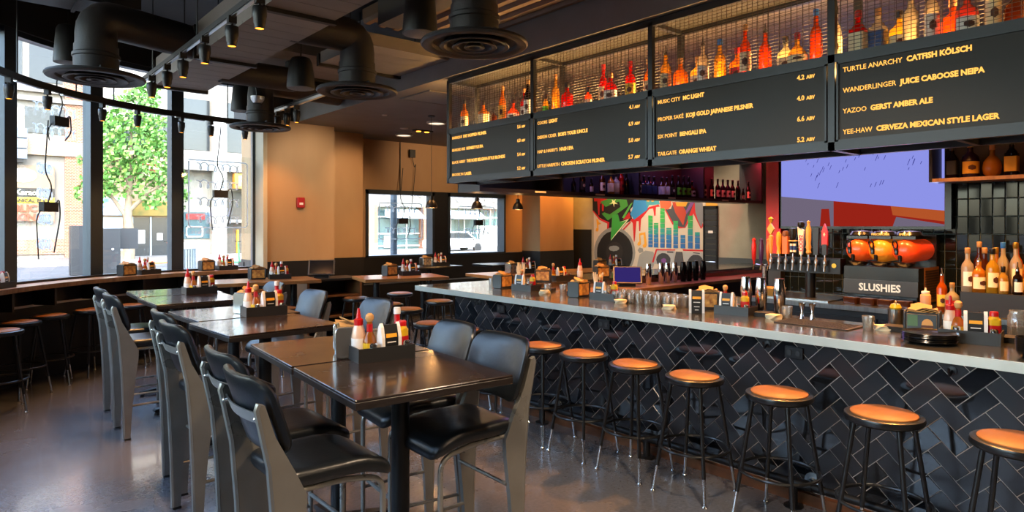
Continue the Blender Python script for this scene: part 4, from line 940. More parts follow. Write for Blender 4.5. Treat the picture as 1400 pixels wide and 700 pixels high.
# ------------------------------------------------------------------ mural and shutter
MC = {'plaster': '#cbb8a4', 'red': '#c01a1c', 'black': '#141212', 'redline': '#c22026', 'green': '#3f8a34', 'green2': '#3a9a3a', 'green3': '#55a040', 'cream': '#e6d8ae', 'burst': '#f0e2a0', 'blue': '#2f7fb4', 'teal': '#3f8f9a', 'gold': '#dd9a2a', 'orange': '#cf5a34', 'slate': '#454448', 'slate2': '#77757a', 'rust': '#b8402a', 'violet': '#7a4a8a', 'note': '#e0992a', 'stone': '#97928c', 'stone2': '#8a8580', 'deck': '#a9a6a4', 'deck2': '#4c4b4e', 'speakergrey': '#8b8782', 'speakerblack': '#1b1714', 'speakercone': '#2c2521', 'discdark': '#3b3a3e', 'labelblue': '#3f86c8', 'eq0': '#2a62a0', 'eq1': '#2a6fa4', 'eq2': '#2f8f86', 'eq3': '#2f9a5a', 'eq4': '#35a24a'}
MURAL = [
 ('plaster', 0, [(10.03,2.53),(7.16,2.22),(7.16,0.7),(10.03,0.52)]),
 ('red', 2, [(10.03,2.44),(9.59,2.43),(9.63,2.28),(9.71,2.29),(9.74,2.07),(9.78,2.07),(9.79,2.25),(9.84,2.22),(9.86,1.98),(9.89,1.98),(9.92,2.29),(10.01,2.29)]),
 ('black', 1, [(10.06,2.44),(8.92,2.34),(8.74,2.31),(8.99,2.09),(8.93,1.86),(9.1,1.8),(9.56,1.38),(9.63,1.4),(9.59,1.81),(9.85,1.92),(10.06,2.08)]),
 ('redline', 1, [(10.07,2.08),(10.03,2.08),(9.84,1.91),(9.57,1.82),(9.61,1.41),(9.55,1.37),(8.99,1.84),(8.97,1.81),(9.54,1.33),(9.67,1.38),(9.63,1.79),(9.87,1.88)]),
 ('green', 3, [(9.83,2.27),(9.52,2.36),(9.1,2.33),(9.04,2.17),(9.61,1.86),(9.79,2.01),(9.71,2.04),(9.56,1.99),(9.25,2.15),(9.29,2.27),(9.67,2.16)]),
 ('green2', 3, [(9.48,1.98),(9.32,1.99),(9.27,1.83),(9.02,1.88),(9.52,1.43),(9.53,1.46)]),
 ('green3', 3, [(9.21,1.92),(8.99,2.2),(8.92,2.24),(8.93,2.21),(9.15,1.9)]),
 ('cream', 4, [(9.27,1.82),(9.02,1.89),(9.52,1.42),(9.5,1.46),(9.08,1.86)]),
 ('burst', 5, [(9.49,2.32),(9.43,2.28),(9.38,2.33),(9.41,2.26),(9.32,2.21),(9.42,2.22),(9.43,2.15),(9.46,2.23),(9.56,2.22),(9.48,2.26)]),
 ('red', 3, [(9.19,1.87),(9.01,2.04),(8.98,1.9)]),
 ('blue', 3, [(8.88,2.31),(8.59,2.29),(8.53,2.08),(8.88,1.87),(8.99,1.99),(8.93,2.09)]),
 ('teal', 2, [(8.59,2.29),(8.25,2.27),(8.22,2.18),(8.49,2.17),(8.54,2.09)]),
 ('gold', 4, [(8.84,2.31),(8.75,2.31),(8.76,2.28),(8.82,2.28)]),
 ('gold', 4, [(8.54,2.29),(8.47,2.28),(8.49,2.24),(8.55,2.25)]),
 ('gold', 4, [(8.42,2.28),(8.36,2.27),(8.37,2.24),(8.43,2.24)]),
 ('red', 2, [(8.99,1.86),(8.49,2.13),(8.25,2.18),(8.22,2.13),(8.32,2.13),(8.33,1.95),(8.36,1.95),(8.39,2.1),(8.49,2.09),(8.7,1.88),(8.72,1.63),(8.75,1.63),(8.76,1.84),(8.82,1.84),(8.87,1.41),(8.89,1.41),(8.92,1.8)]),
 ('orange', 3, [(8.23,2.27),(7.95,2.24),(7.94,2.15),(8.02,2.07),(8.2,2.1)]),
 ('slate', 2, [(8.08,2.08),(7.95,2.08),(7.89,2.21),(7.41,2.2),(7.63,1.71),(7.76,1.73),(7.89,1.79)]),
 ('redline', 1, [(8.11,2.08),(8.07,2.07),(7.89,1.81),(7.76,1.73),(7.65,1.74),(7.41,2.21),(7.2,1.74),(7.26,1.68),(7.43,1.98),(7.61,1.7),(7.76,1.69),(7.92,1.77)]),
 ('rust', 3, [(7.92,2.22),(7.72,2.21),(7.58,2.01),(7.66,1.75),(7.85,2.01)]),
 ('gold', 4, [(7.84,2.21),(7.55,2.21),(7.6,2.12),(7.81,2.13)]),
 ('violet', 4, [(7.6,2.03),(7.49,2.2),(7.39,2.21),(7.58,1.97)]),
 ('slate2', 2, [(7.4,2.21),(7.22,2.18),(7.2,1.87),(7.25,1.71),(7.32,1.84),(7.38,2.0)]),
 ('gold', 2, [(7.15,2.19),(6.9,2.16),(6.9,2.1),(7.15,2.12)]),
 ('blue', 2, [(7.15,2.11),(6.9,2.09),(6.9,2.06),(7.15,2.08)]),
 ('note', 3, [(8.75,1.58),(8.6,1.61),(8.59,1.57),(8.72,1.54),(8.7,1.36),(8.75,1.32),(8.8,1.35),(8.77,1.41),(8.74,1.41)]),
 ('note', 3, [(8.64,1.6),(8.59,1.61),(8.55,1.35),(8.58,1.29),(8.64,1.29),(8.66,1.34),(8.61,1.37)]),
 ('note', 3, [(9.95,1.89),(9.9,1.89),(9.87,1.82),(9.8,1.8),(9.89,1.76),(9.88,1.65),(9.92,1.61),(9.97,1.63),(9.95,1.69),(9.92,1.69)]),
 ('stone', 1, [(8.79,0.97),(8.74,1.14),(8.59,1.23),(8.39,1.21),(8.32,1.1),(8.39,0.88),(8.66,0.75),(8.81,0.86)]),
 ('stone2', 1, [(8.79,1.23),(8.74,1.29),(8.65,1.27),(8.64,1.2),(8.74,1.17)]),
 ('redline', 2, [(8.42,0.99),(8.32,1.27),(7.85,1.27),(7.85,1.25),(8.29,1.24),(8.38,0.99)]),
 ('deck', 3, [(8.38,0.96),(8.28,1.24),(7.85,1.24),(7.89,0.98)]),
 ('deck2', 3, [(7.89,0.95),(7.83,1.23),(7.68,1.23),(7.63,0.94)]),
 ('redline', 2, [(7.68,1.28),(7.22,1.28),(7.16,1.22),(7.16,0.83),(7.2,0.83),(7.21,1.25),(7.66,1.25)]),
 ('deck', 3, [(7.67,1.23),(7.22,1.23),(7.16,0.78),(7.6,0.86)]),
 ('deck2', 4, [(8.04,1.23),(7.89,1.23),(7.89,1.2),(8.04,1.2)]),
 ('deck2', 4, [(7.43,1.23),(7.28,1.22),(7.28,1.2),(7.43,1.21)]),
 ('speakergrey', 1, [(8.85,1.18),(8.87,1.06),(8.91,0.95),(8.97,0.85),(9.06,0.76),(9.17,0.69),(9.29,0.64),(9.42,0.62),(9.55,0.62),(9.68,0.66),(9.79,0.72),(9.89,0.8),(9.96,0.9),(10.01,1.02),(10.02,1.15),(10.01,1.27),(9.96,1.39),(9.89,1.5),(9.79,1.59),(9.68,1.66),(9.55,1.7),(9.42,1.71),(9.29,1.7),(9.17,1.66),(9.06,1.59),(8.97,1.51),(8.91,1.41),(8.87,1.3)]),
 ('speakerblack', 2, [(8.92,1.17),(8.93,1.06),(8.96,0.96),(9.02,0.87),(9.1,0.79),(9.19,0.72),(9.3,0.68),(9.41,0.66),(9.52,0.67),(9.63,0.7),(9.73,0.75),(9.81,0.83),(9.88,0.92),(9.92,1.02),(9.93,1.13),(9.92,1.25),(9.88,1.35),(9.81,1.45),(9.73,1.53),(9.63,1.59),(9.52,1.62),(9.41,1.64),(9.3,1.63),(9.19,1.59),(9.1,1.53),(9.02,1.46),(8.96,1.37),(8.93,1.27)]),
 ('speakercone', 3, [(9.18,1.19),(9.19,1.14),(9.21,1.09),(9.24,1.05),(9.27,1.02),(9.32,0.99),(9.37,0.97),(9.42,0.97),(9.47,0.97),(9.52,0.98),(9.57,1.01),(9.61,1.04),(9.64,1.08),(9.65,1.12),(9.66,1.17),(9.65,1.22),(9.64,1.27),(9.61,1.31),(9.57,1.34),(9.52,1.37),(9.47,1.39),(9.42,1.39),(9.37,1.39),(9.32,1.37),(9.27,1.35),(9.24,1.32),(9.21,1.28),(9.19,1.23)]),
 ('speakergrey', 4, [(9.29,1.26),(9.29,1.24),(9.3,1.23),(9.32,1.22),(9.34,1.21),(9.37,1.2),(9.4,1.2),(9.43,1.19),(9.46,1.19),(9.49,1.2),(9.52,1.2),(9.55,1.21),(9.56,1.22),(9.57,1.24),(9.58,1.25),(9.57,1.26),(9.56,1.28),(9.55,1.29),(9.52,1.3),(9.49,1.3),(9.46,1.31),(9.43,1.31),(9.4,1.31),(9.37,1.31),(9.34,1.3),(9.32,1.29),(9.3,1.28),(9.29,1.27)]),
 ('discdark', 4, [(7.96,1.06),(7.96,1.03),(7.98,1.0),(8.0,0.97),(8.02,0.95),(8.06,0.93),(8.09,0.92),(8.13,0.92),(8.17,0.92),(8.21,0.93),(8.24,0.94),(8.27,0.96),(8.29,0.99),(8.3,1.02),(8.31,1.05),(8.3,1.08),(8.29,1.11),(8.27,1.13),(8.24,1.16),(8.21,1.17),(8.17,1.19),(8.13,1.19),(8.09,1.19),(8.06,1.18),(8.02,1.16),(8.0,1.14),(7.98,1.12),(7.96,1.09)]),
 ('violet', 5, [(8.06,1.04),(8.06,1.03),(8.07,1.02),(8.07,1.01),(8.08,1.0),(8.1,1.0),(8.11,0.99),(8.12,0.99),(8.13,0.99),(8.15,1.0),(8.16,1.0),(8.17,1.01),(8.18,1.02),(8.18,1.03),(8.18,1.04),(8.18,1.05),(8.18,1.06),(8.17,1.07),(8.16,1.07),(8.15,1.08),(8.13,1.08),(8.12,1.09),(8.11,1.09),(8.1,1.08),(8.08,1.08),(8.07,1.07),(8.07,1.06),(8.06,1.05)]),
 ('discdark', 4, [(7.19,1.01),(7.19,0.97),(7.21,0.93),(7.23,0.89),(7.26,0.86),(7.29,0.84),(7.33,0.82),(7.38,0.81),(7.42,0.82),(7.46,0.83),(7.49,0.85),(7.52,0.88),(7.55,0.91),(7.56,0.95),(7.57,0.99),(7.56,1.03),(7.55,1.07),(7.52,1.11),(7.49,1.14),(7.46,1.16),(7.42,1.18),(7.38,1.18),(7.33,1.18),(7.29,1.17),(7.26,1.15),(7.23,1.12),(7.21,1.08),(7.19,1.05)]),
 ('labelblue', 5, [(7.31,1.01),(7.31,0.99),(7.32,0.98),(7.32,0.96),(7.33,0.95),(7.35,0.95),(7.36,0.94),(7.38,0.94),(7.39,0.94),(7.4,0.94),(7.42,0.95),(7.43,0.96),(7.44,0.97),(7.44,0.99),(7.44,1.0),(7.44,1.02),(7.44,1.03),(7.43,1.04),(7.42,1.05),(7.4,1.06),(7.39,1.07),(7.38,1.07),(7.36,1.07),(7.35,1.06),(7.33,1.06),(7.32,1.05),(7.32,1.03),(7.31,1.02)]),
 ('eq0', 3, [(8.51,1.3),(8.4,1.3),(8.4,1.33),(8.51,1.33)]),
 ('eq0', 3, [(8.51,1.33),(8.4,1.33),(8.4,1.36),(8.51,1.36)]),
 ('eq0', 3, [(8.51,1.37),(8.4,1.37),(8.4,1.4),(8.51,1.4)]),
 ('eq0', 3, [(8.51,1.4),(8.4,1.4),(8.4,1.43),(8.51,1.43)]),
 ('eq1', 3, [(8.51,1.44),(8.4,1.44),(8.4,1.47),(8.51,1.47)]),
 ('eq1', 3, [(8.51,1.47),(8.4,1.47),(8.4,1.5),(8.51,1.5)]),
 ('eq1', 3, [(8.51,1.51),(8.4,1.5),(8.4,1.54),(8.51,1.54)]),
 ('eq1', 3, [(8.51,1.54),(8.4,1.54),(8.4,1.57),(8.51,1.57)]),
 ('eq2', 3, [(8.51,1.58),(8.4,1.57),(8.4,1.61),(8.51,1.61)]),
 ('eq2', 3, [(8.51,1.61),(8.4,1.61),(8.4,1.64),(8.51,1.64)]),
 ('eq2', 3, [(8.51,1.65),(8.4,1.64),(8.4,1.67),(8.51,1.68)]),
 ('eq2', 3, [(8.51,1.68),(8.4,1.68),(8.4,1.71),(8.51,1.71)]),
 ('eq3', 3, [(8.51,1.71),(8.4,1.71),(8.4,1.74),(8.51,1.75)]),
 ('eq3', 3, [(8.51,1.75),(8.4,1.75),(8.4,1.78),(8.51,1.78)]),
 ('eq3', 3, [(8.51,1.78),(8.4,1.78),(8.4,1.81),(8.51,1.82)]),
 ('eq4', 3, [(8.51,1.82),(8.4,1.82),(8.4,1.85),(8.51,1.85)]),
 ('eq4', 3, [(8.51,1.85),(8.4,1.85),(8.4,1.88),(8.51,1.89)]),
 ('eq4', 3, [(8.51,1.89),(8.4,1.89),(8.4,1.92),(8.51,1.92)]),
 ('eq4', 3, [(8.51,1.92),(8.4,1.92),(8.4,1.95),(8.51,1.96)]),
 ('eq0', 3, [(8.37,1.3),(8.26,1.3),(8.26,1.33),(8.37,1.33)]),
 ('eq0', 3, [(8.37,1.33),(8.26,1.33),(8.26,1.36),(8.37,1.36)]),
 ('eq0', 3, [(8.37,1.36),(8.26,1.36),(8.26,1.39),(8.37,1.39)]),
 ('eq0', 3, [(8.37,1.4),(8.26,1.4),(8.26,1.43),(8.37,1.43)]),
 ('eq1', 3, [(8.37,1.43),(8.26,1.43),(8.26,1.46),(8.37,1.46)]),
 ('eq1', 3, [(8.37,1.46),(8.26,1.46),(8.26,1.49),(8.37,1.49)]),
 ('eq1', 3, [(8.37,1.5),(8.26,1.5),(8.26,1.53),(8.37,1.53)]),
 ('eq1', 3, [(8.37,1.53),(8.26,1.53),(8.26,1.56),(8.37,1.56)]),
 ('eq2', 3, [(8.37,1.57),(8.26,1.56),(8.26,1.59),(8.37,1.6)]),
 ('eq2', 3, [(8.37,1.6),(8.26,1.6),(8.26,1.63),(8.37,1.63)]),
 ('eq2', 3, [(8.37,1.63),(8.26,1.63),(8.26,1.66),(8.37,1.66)]),
 ('eq2', 3, [(8.37,1.67),(8.26,1.66),(8.26,1.7),(8.37,1.7)]),
 ('eq3', 3, [(8.37,1.7),(8.26,1.7),(8.26,1.73),(8.37,1.73)]),
 ('eq3', 3, [(8.37,1.73),(8.26,1.73),(8.26,1.76),(8.37,1.76)]),
 ('eq3', 3, [(8.37,1.77),(8.26,1.77),(8.26,1.8),(8.37,1.8)]),
 ('eq0', 3, [(8.21,1.3),(8.1,1.3),(8.1,1.33),(8.21,1.33)]),
 ('eq0', 3, [(8.21,1.33),(8.1,1.33),(8.1,1.36),(8.21,1.36)]),
 ('eq0', 3, [(8.21,1.36),(8.1,1.36),(8.1,1.39),(8.21,1.39)]),
 ('eq0', 3, [(8.21,1.4),(8.1,1.4),(8.1,1.43),(8.21,1.43)]),
 ('eq1', 3, [(8.21,1.43),(8.1,1.43),(8.1,1.46),(8.21,1.46)]),
 ('eq1', 3, [(8.21,1.46),(8.1,1.46),(8.1,1.49),(8.21,1.49)]),
 ('eq1', 3, [(8.21,1.5),(8.1,1.5),(8.1,1.53),(8.21,1.53)]),
 ('eq1', 3, [(8.21,1.53),(8.1,1.53),(8.1,1.56),(8.21,1.56)]),
 ('eq2', 3, [(8.21,1.56),(8.1,1.56),(8.1,1.59),(8.21,1.59)]),
 ('eq2', 3, [(8.21,1.6),(8.1,1.6),(8.1,1.63),(8.21,1.63)]),
 ('eq2', 3, [(8.21,1.63),(8.1,1.63),(8.1,1.66),(8.21,1.66)]),
 ('eq2', 3, [(8.21,1.66),(8.1,1.66),(8.1,1.69),(8.21,1.69)]),
 ('eq3', 3, [(8.21,1.7),(8.1,1.7),(8.1,1.73),(8.21,1.73)]),
 ('eq3', 3, [(8.21,1.73),(8.1,1.73),(8.1,1.76),(8.21,1.76)]),
 ('eq3', 3, [(8.21,1.76),(8.1,1.76),(8.1,1.79),(8.21,1.79)]),
 ('eq3', 3, [(8.21,1.8),(8.1,1.8),(8.1,1.83),(8.21,1.83)]),
 ('eq4', 3, [(8.21,1.83),(8.1,1.83),(8.1,1.86),(8.21,1.86)]),
 ('eq4', 3, [(8.21,1.86),(8.1,1.86),(8.1,1.89),(8.21,1.89)]),
 ('eq4', 3, [(8.21,1.9),(8.1,1.9),(8.1,1.93),(8.21,1.93)]),
 ('eq4', 3, [(8.21,1.93),(8.1,1.93),(8.1,1.96),(8.21,1.96)]),
 ('eq4', 3, [(8.21,1.97),(8.1,1.96),(8.1,1.99),(8.21,2.0)]),
 ('eq4', 3, [(8.21,2.0),(8.1,1.99),(8.1,2.02),(8.21,2.03)]),
 ('eq4', 3, [(8.21,2.03),(8.1,2.03),(8.1,2.06),(8.21,2.06)]),
 ('eq4', 3, [(8.21,2.07),(8.1,2.06),(8.1,2.09),(8.21,2.1)]),
 ('eq0', 3, [(8.06,1.3),(7.94,1.3),(7.94,1.33),(8.06,1.33)]),
 ('eq0', 3, [(8.06,1.33),(7.94,1.33),(7.94,1.36),(8.06,1.36)]),
 ('eq0', 3, [(8.06,1.36),(7.94,1.36),(7.94,1.39),(8.06,1.39)]),
 ('eq0', 3, [(8.06,1.4),(7.94,1.4),(7.94,1.43),(8.06,1.43)]),
 ('eq1', 3, [(8.06,1.43),(7.94,1.43),(7.94,1.46),(8.06,1.46)]),
 ('eq1', 3, [(8.06,1.47),(7.94,1.46),(7.94,1.5),(8.06,1.5)]),
 ('eq1', 3, [(8.06,1.5),(7.94,1.5),(7.94,1.53),(8.06,1.53)]),
 ('eq1', 3, [(8.06,1.53),(7.94,1.53),(7.94,1.56),(8.06,1.56)]),
 ('eq2', 3, [(8.06,1.57),(7.94,1.57),(7.94,1.6),(8.06,1.6)]),
 ('eq2', 3, [(8.06,1.6),(7.94,1.6),(7.94,1.63),(8.06,1.63)]),
 ('eq2', 3, [(8.06,1.63),(7.94,1.63),(7.94,1.66),(8.06,1.66)]),
 ('eq2', 3, [(8.06,1.67),(7.94,1.67),(7.94,1.7),(8.06,1.7)]),
 ('eq0', 3, [(7.89,1.3),(7.78,1.3),(7.78,1.33),(7.89,1.33)]),
 ('eq0', 3, [(7.89,1.33),(7.78,1.33),(7.78,1.36),(7.89,1.36)]),
 ('eq0', 3, [(7.89,1.37),(7.78,1.37),(7.78,1.4),(7.89,1.4)]),
 ('eq0', 3, [(7.89,1.4),(7.78,1.4),(7.78,1.43),(7.89,1.43)]),
 ('eq1', 3, [(7.89,1.43),(7.78,1.43),(7.78,1.47),(7.89,1.47)]),
 ('eq1', 3, [(7.89,1.47),(7.78,1.47),(7.78,1.5),(7.89,1.5)]),
 ('eq1', 3, [(7.89,1.5),(7.78,1.5),(7.78,1.53),(7.89,1.53)]),
 ('eq1', 3, [(7.89,1.54),(7.78,1.54),(7.78,1.57),(7.89,1.57)]),
 ('eq2', 3, [(7.89,1.57),(7.78,1.57),(7.78,1.6),(7.89,1.6)]),
 ('eq2', 3, [(7.89,1.61),(7.78,1.61),(7.78,1.64),(7.89,1.64)]),
 ('eq2', 3, [(7.89,1.64),(7.78,1.64),(7.78,1.67),(7.89,1.67)]),
 ('eq3', 3, [(7.89,1.68),(7.78,1.67),(7.78,1.71),(7.89,1.71)]),
 ('eq3', 3, [(7.89,1.71),(7.78,1.71),(7.78,1.74),(7.89,1.74)]),
 ('eq3', 3, [(7.89,1.74),(7.78,1.74),(7.78,1.77),(7.89,1.78)]),
 ('eq3', 3, [(7.89,1.78),(7.78,1.78),(7.78,1.81),(7.89,1.81)]),
 ('eq4', 3, [(7.89,1.81),(7.78,1.81),(7.78,1.84),(7.89,1.84)]),
 ('eq0', 3, [(7.72,1.3),(7.61,1.3),(7.61,1.33),(7.72,1.33)]),
 ('eq0', 3, [(7.72,1.33),(7.61,1.33),(7.61,1.36),(7.72,1.36)]),
 ('eq0', 3, [(7.72,1.36),(7.61,1.36),(7.61,1.39),(7.72,1.39)]),
 ('eq0', 3, [(7.72,1.4),(7.61,1.4),(7.61,1.43),(7.72,1.43)]),
 ('eq1', 3, [(7.72,1.43),(7.61,1.43),(7.61,1.46),(7.72,1.46)]),
 ('eq1', 3, [(7.72,1.46),(7.61,1.46),(7.61,1.49),(7.72,1.49)]),
 ('eq1', 3, [(7.72,1.5),(7.61,1.5),(7.61,1.53),(7.72,1.53)]),
 ('eq1', 3, [(7.72,1.53),(7.61,1.53),(7.61,1.56),(7.72,1.56)]),
 ('eq0', 3, [(7.55,1.3),(7.44,1.3),(7.44,1.33),(7.55,1.33)]),
 ('eq0', 3, [(7.55,1.33),(7.44,1.33),(7.44,1.36),(7.55,1.36)]),
 ('eq0', 3, [(7.55,1.36),(7.44,1.36),(7.44,1.39),(7.55,1.39)]),
 ('eq0', 3, [(7.55,1.39),(7.44,1.39),(7.44,1.42),(7.55,1.42)]),
 ('eq1', 3, [(7.55,1.43),(7.44,1.43),(7.44,1.46),(7.55,1.46)]),
 ('eq1', 3, [(7.55,1.46),(7.44,1.46),(7.44,1.49),(7.55,1.49)]),
 ('eq1', 3, [(7.55,1.49),(7.44,1.49),(7.44,1.52),(7.55,1.52)]),
 ('eq1', 3, [(7.55,1.52),(7.44,1.52),(7.44,1.55),(7.55,1.55)]),
 ('eq2', 3, [(7.55,1.56),(7.44,1.56),(7.44,1.59),(7.55,1.59)]),
 ('eq2', 3, [(7.55,1.59),(7.44,1.59),(7.44,1.62),(7.55,1.62)]),
 ('eq2', 3, [(7.55,1.62),(7.44,1.62),(7.44,1.65),(7.55,1.65)]),
 ('eq2', 3, [(7.55,1.65),(7.44,1.65),(7.44,1.68),(7.55,1.68)]),
 ('eq3', 3, [(7.55,1.69),(7.44,1.69),(7.44,1.71),(7.55,1.72)]),
 ('eq3', 3, [(7.55,1.72),(7.44,1.72),(7.44,1.75),(7.55,1.75)]),
 ('eq3', 3, [(7.55,1.75),(7.44,1.75),(7.44,1.78),(7.55,1.78)]),
 ('eq3', 3, [(7.55,1.78),(7.44,1.78),(7.44,1.81),(7.55,1.81)]),
 ('eq4', 3, [(7.55,1.82),(7.44,1.81),(7.44,1.84),(7.55,1.85)]),
 ('eq4', 3, [(7.55,1.85),(7.44,1.85),(7.44,1.88),(7.55,1.88)]),
 ('eq4', 3, [(7.55,1.88),(7.44,1.88),(7.44,1.91),(7.55,1.91)]),
 ('eq4', 3, [(7.55,1.91),(7.44,1.91),(7.44,1.94),(7.55,1.94)]),
 ('eq0', 3, [(7.39,1.3),(7.28,1.3),(7.28,1.33),(7.39,1.33)]),
 ('eq0', 3, [(7.39,1.33),(7.28,1.33),(7.28,1.36),(7.39,1.36)]),
 ('eq0', 3, [(7.39,1.36),(7.28,1.36),(7.28,1.39),(7.39,1.39)]),
 ('eq0', 3, [(7.39,1.4),(7.28,1.4),(7.28,1.43),(7.39,1.43)]),
 ('eq1', 3, [(7.39,1.43),(7.28,1.43),(7.28,1.46),(7.39,1.46)]),
 ('eq1', 3, [(7.39,1.46),(7.28,1.46),(7.28,1.49),(7.39,1.49)]),
 ('eq1', 3, [(7.39,1.49),(7.28,1.49),(7.28,1.52),(7.39,1.52)]),
 ('eq1', 3, [(7.39,1.53),(7.28,1.53),(7.28,1.56),(7.39,1.56)]),
 ('eq2', 3, [(7.39,1.56),(7.28,1.56),(7.28,1.59),(7.39,1.59)]),
 ('eq2', 3, [(7.39,1.59),(7.28,1.59),(7.28,1.62),(7.39,1.62)]),
]

mk = sorted(MC); mu = MB()
for j, (c_, l, p_) in enumerate(MURAL):
    mu.k = mk.index(c_); xx = 10.996-.0016*l-.00002*j; mu.prism(p_, xx, xx-.0012, 'x')
mo = T('painted_mural', 'graffiti wall mural with green arrow, loudspeaker and coloured equaliser bars', 'mural', (0, 0, 0))
O('painted_panel', mu, [mat('paint_'+k, MC[k], .6) for k in mk], mo, False)
t = T('roller_shutter', 'black slatted shutter door between the mural and concrete wall', 'shutter', (10.985, 7.03, 0))
q = MB()
for k in range(13): q.box(-.02, .0, -.12, .13, .62+.112*k, .72+.112*k)
O('shutter_slats', q, mat('shutter_black', '#26282b', .4), t, False)
O('shutter_frame', MB().box(-.03, .0, -.15, -.12, 0, 2.12).box(-.03, 0, .13, .16, 0, 2.12).box(-.03, 0, -.15, .16, 2.06, 2.12), m_iron, t, False)
O('shutter_plate', MB().box(-.024, -.02, -.05, .05, 1.6, 1.65), m_cap['white'], t, False)
# ------------------------------------------------------------------ small table things
m_tray = mat('caddy_black', '#232222', .45)
m_sil = mat('dispenser_silver', '#b4b5b3', .25, metal=.9); m_dsb = mat('dispenser_black', '#2b2d2e', .42)
m_nap = mat('kraft_napkin', '#b98f57', .8); m_food = mat('food_photo', '#8d5a34', .5, noise=(28, '#d8a85a', 3)); m_dk = mat('card_black', '#191818', .45)
m_wht = mat('plastic_white', '#e9e2dc', .4); m_yel = mat('mustard_yellow', '#dcae22', .3); m_red = mat('ketchup_red', '#b5151a', .3); m_org = mat('hot_sauce_orange', '#c8561c', .25)
m_cgl = glassy('tumbler_glass', '#f4f4f2', .3, .05, ('#f0e8d8', .16)); m_salt = mat('salt_white', '#efece6', .6); m_yc = mat('card_yellow', '#e8a020', .45); m_pep = mat('pepper_dark', '#3a2c22', .7)
m_paper = mat('coaster_paper', '#d9c9a8', .7)
def b_tray(label, group):
    t = T('condiment_caddy', label, 'caddy', group=group)
    m = MB().box(-.135, .135, -.085, .085, 0, .006)
    for a in ((-.135, .135, -.085, -.079), (-.135, .135, .079, .085), (-.135, -.129, -.079, .079), (.129, .135, -.079, .079)): m.box(*a, .006, .058)
    O('tray', m, m_tray, t, False)
    O('divider', MB().box(-.002, .002, -.079, .079, .006, .045), m_tray, t, False)
    return t
def b_sri(label, group):
    t = T('squeeze_bottle', label, 'sauce bottle', group=group)
    O('bottle_body', MB().lathe([(0, 0), (.03, 0), (.032, .005), (.032, .1), (.026, .13), (.02, .15), (0, .15)], 20), mat('sriracha_clear', '#d7b39a', .2, coat=.5), t)
    O('label', MB().lathe([(.0323, .02), (.0328, .02), (.0328, .09), (.0323, .09)], 20), m_wht, t)
    O('nozzle_cap', MB().lathe([(0, .148), (.021, .148), (.021, .175), (.012, .18), (.008, .205), (.005, .225), (0, .226)], 16), m_red, t)
    return t
def b_hot(label, group):
    t = T('hot_sauce_bottle', label, 'sauce bottle', group=group)
    O('bottle_body', MB().lathe([(0, 0), (.03, 0), (.031, .005), (.031, .075), (.024, .1), (.013, .12), (.012, .165), (0, .165)], 20), liquor('hot_sauce_glass', '#e08a30'), t)
    O('label', MB().lathe([(.0313, .012), (.0318, .012), (.0318, .07), (.0313, .07)], 20), m_yel, t)
    O('neck_label', MB().lathe([(.0135, .12), (.0142, .12), (.0142, .155), (.0135, .155)], 14), m_red, t)
    O('ball_cap', MB().lathe([(0, .163), (.014, .166), (.02, .18), (.018, .195), (.008, .204), (0, .205)], 16), mat('cap_ball_wood', '#c8955c', .5), t)
    return t
def b_shk(m_fill):
    def f(label, group):
        t = T('shaker', label, 'shaker', group=group)
        O('glass_jar', MB().lathe([(0, 0), (.021, 0), (.022, .004), (.022, .045), (.017, .055), (0, .055)], 16), m_cgl, t)
        O('contents', MB().lathe([(0, .003), (.019, .003), (.019, .036), (0, .036)], 14), m_fill, t)
        O('shaker_lid', MB().lathe([(0, .053), (.018, .053), (.018, .068), (.012, .075), (0, .076)], 16), m_chrome, t)
        return t
    return f
def b_must(label, group):
    t = T('mustard_bottle', label, 'sauce bottle', group=group)
    O('bottle_body', MB().rprism(.06, .044, 0, .125, .018, .006).lathe([(.024, .123), (.02, .135), (0, .135)], 16), m_yel, t)
    O('label', MB().rprism(.0612, .0452, .02, .09, .018, .0005), m_red, t)
    O('cap', MB().lathe([(0, .133), (.02, .133), (.02, .155), (.017, .16), (0, .16)], 16), m_red, t)
    return t
def b_ket(label, group):
    t = T('ketchup_bottle', label, 'sauce bottle', group=group)
    O('bottle_body', MB().lathe([(0, 0), (.029, 0), (.03, .004), (.03, .085), (.022, .12), (.0135, .15), (.0135, .19), (0, .19)], 18), m_red, t)
    O('label', MB().lathe([(.0303, .02), (.0308, .02), (.0308, .075), (.0303, .075)], 18), m_wht, t)
    O('cap', MB().lathe([(0, .185), (.0165, .185), (.0165, .215), (0, .216)], 16), m_wht, t)
    return t
def b_jar(label, group):
    t = T('glass_jar', label, 'jar', group=group)
    O('jar_body', MB().lathe([(.0, .002), (.034, .002), (.036, .008), (.036, .085), (.029, .098), (.029, .115), (.031, .118), (.027, .116), (.026, .1), (.033, .084), (.033, .012), (0, .008)], 20), m_cgl, t)
    O('spoon', MB().tube([(.01, 0, .02), (-.03, .0, .15)], .003, 6), m_chrome, t)
    O('contents', MB().lathe([(0, .01), (.031, .01), (.031, .05), (0, .052)], 16), mat('relish', '#8d4a22', .6), t)
    return t
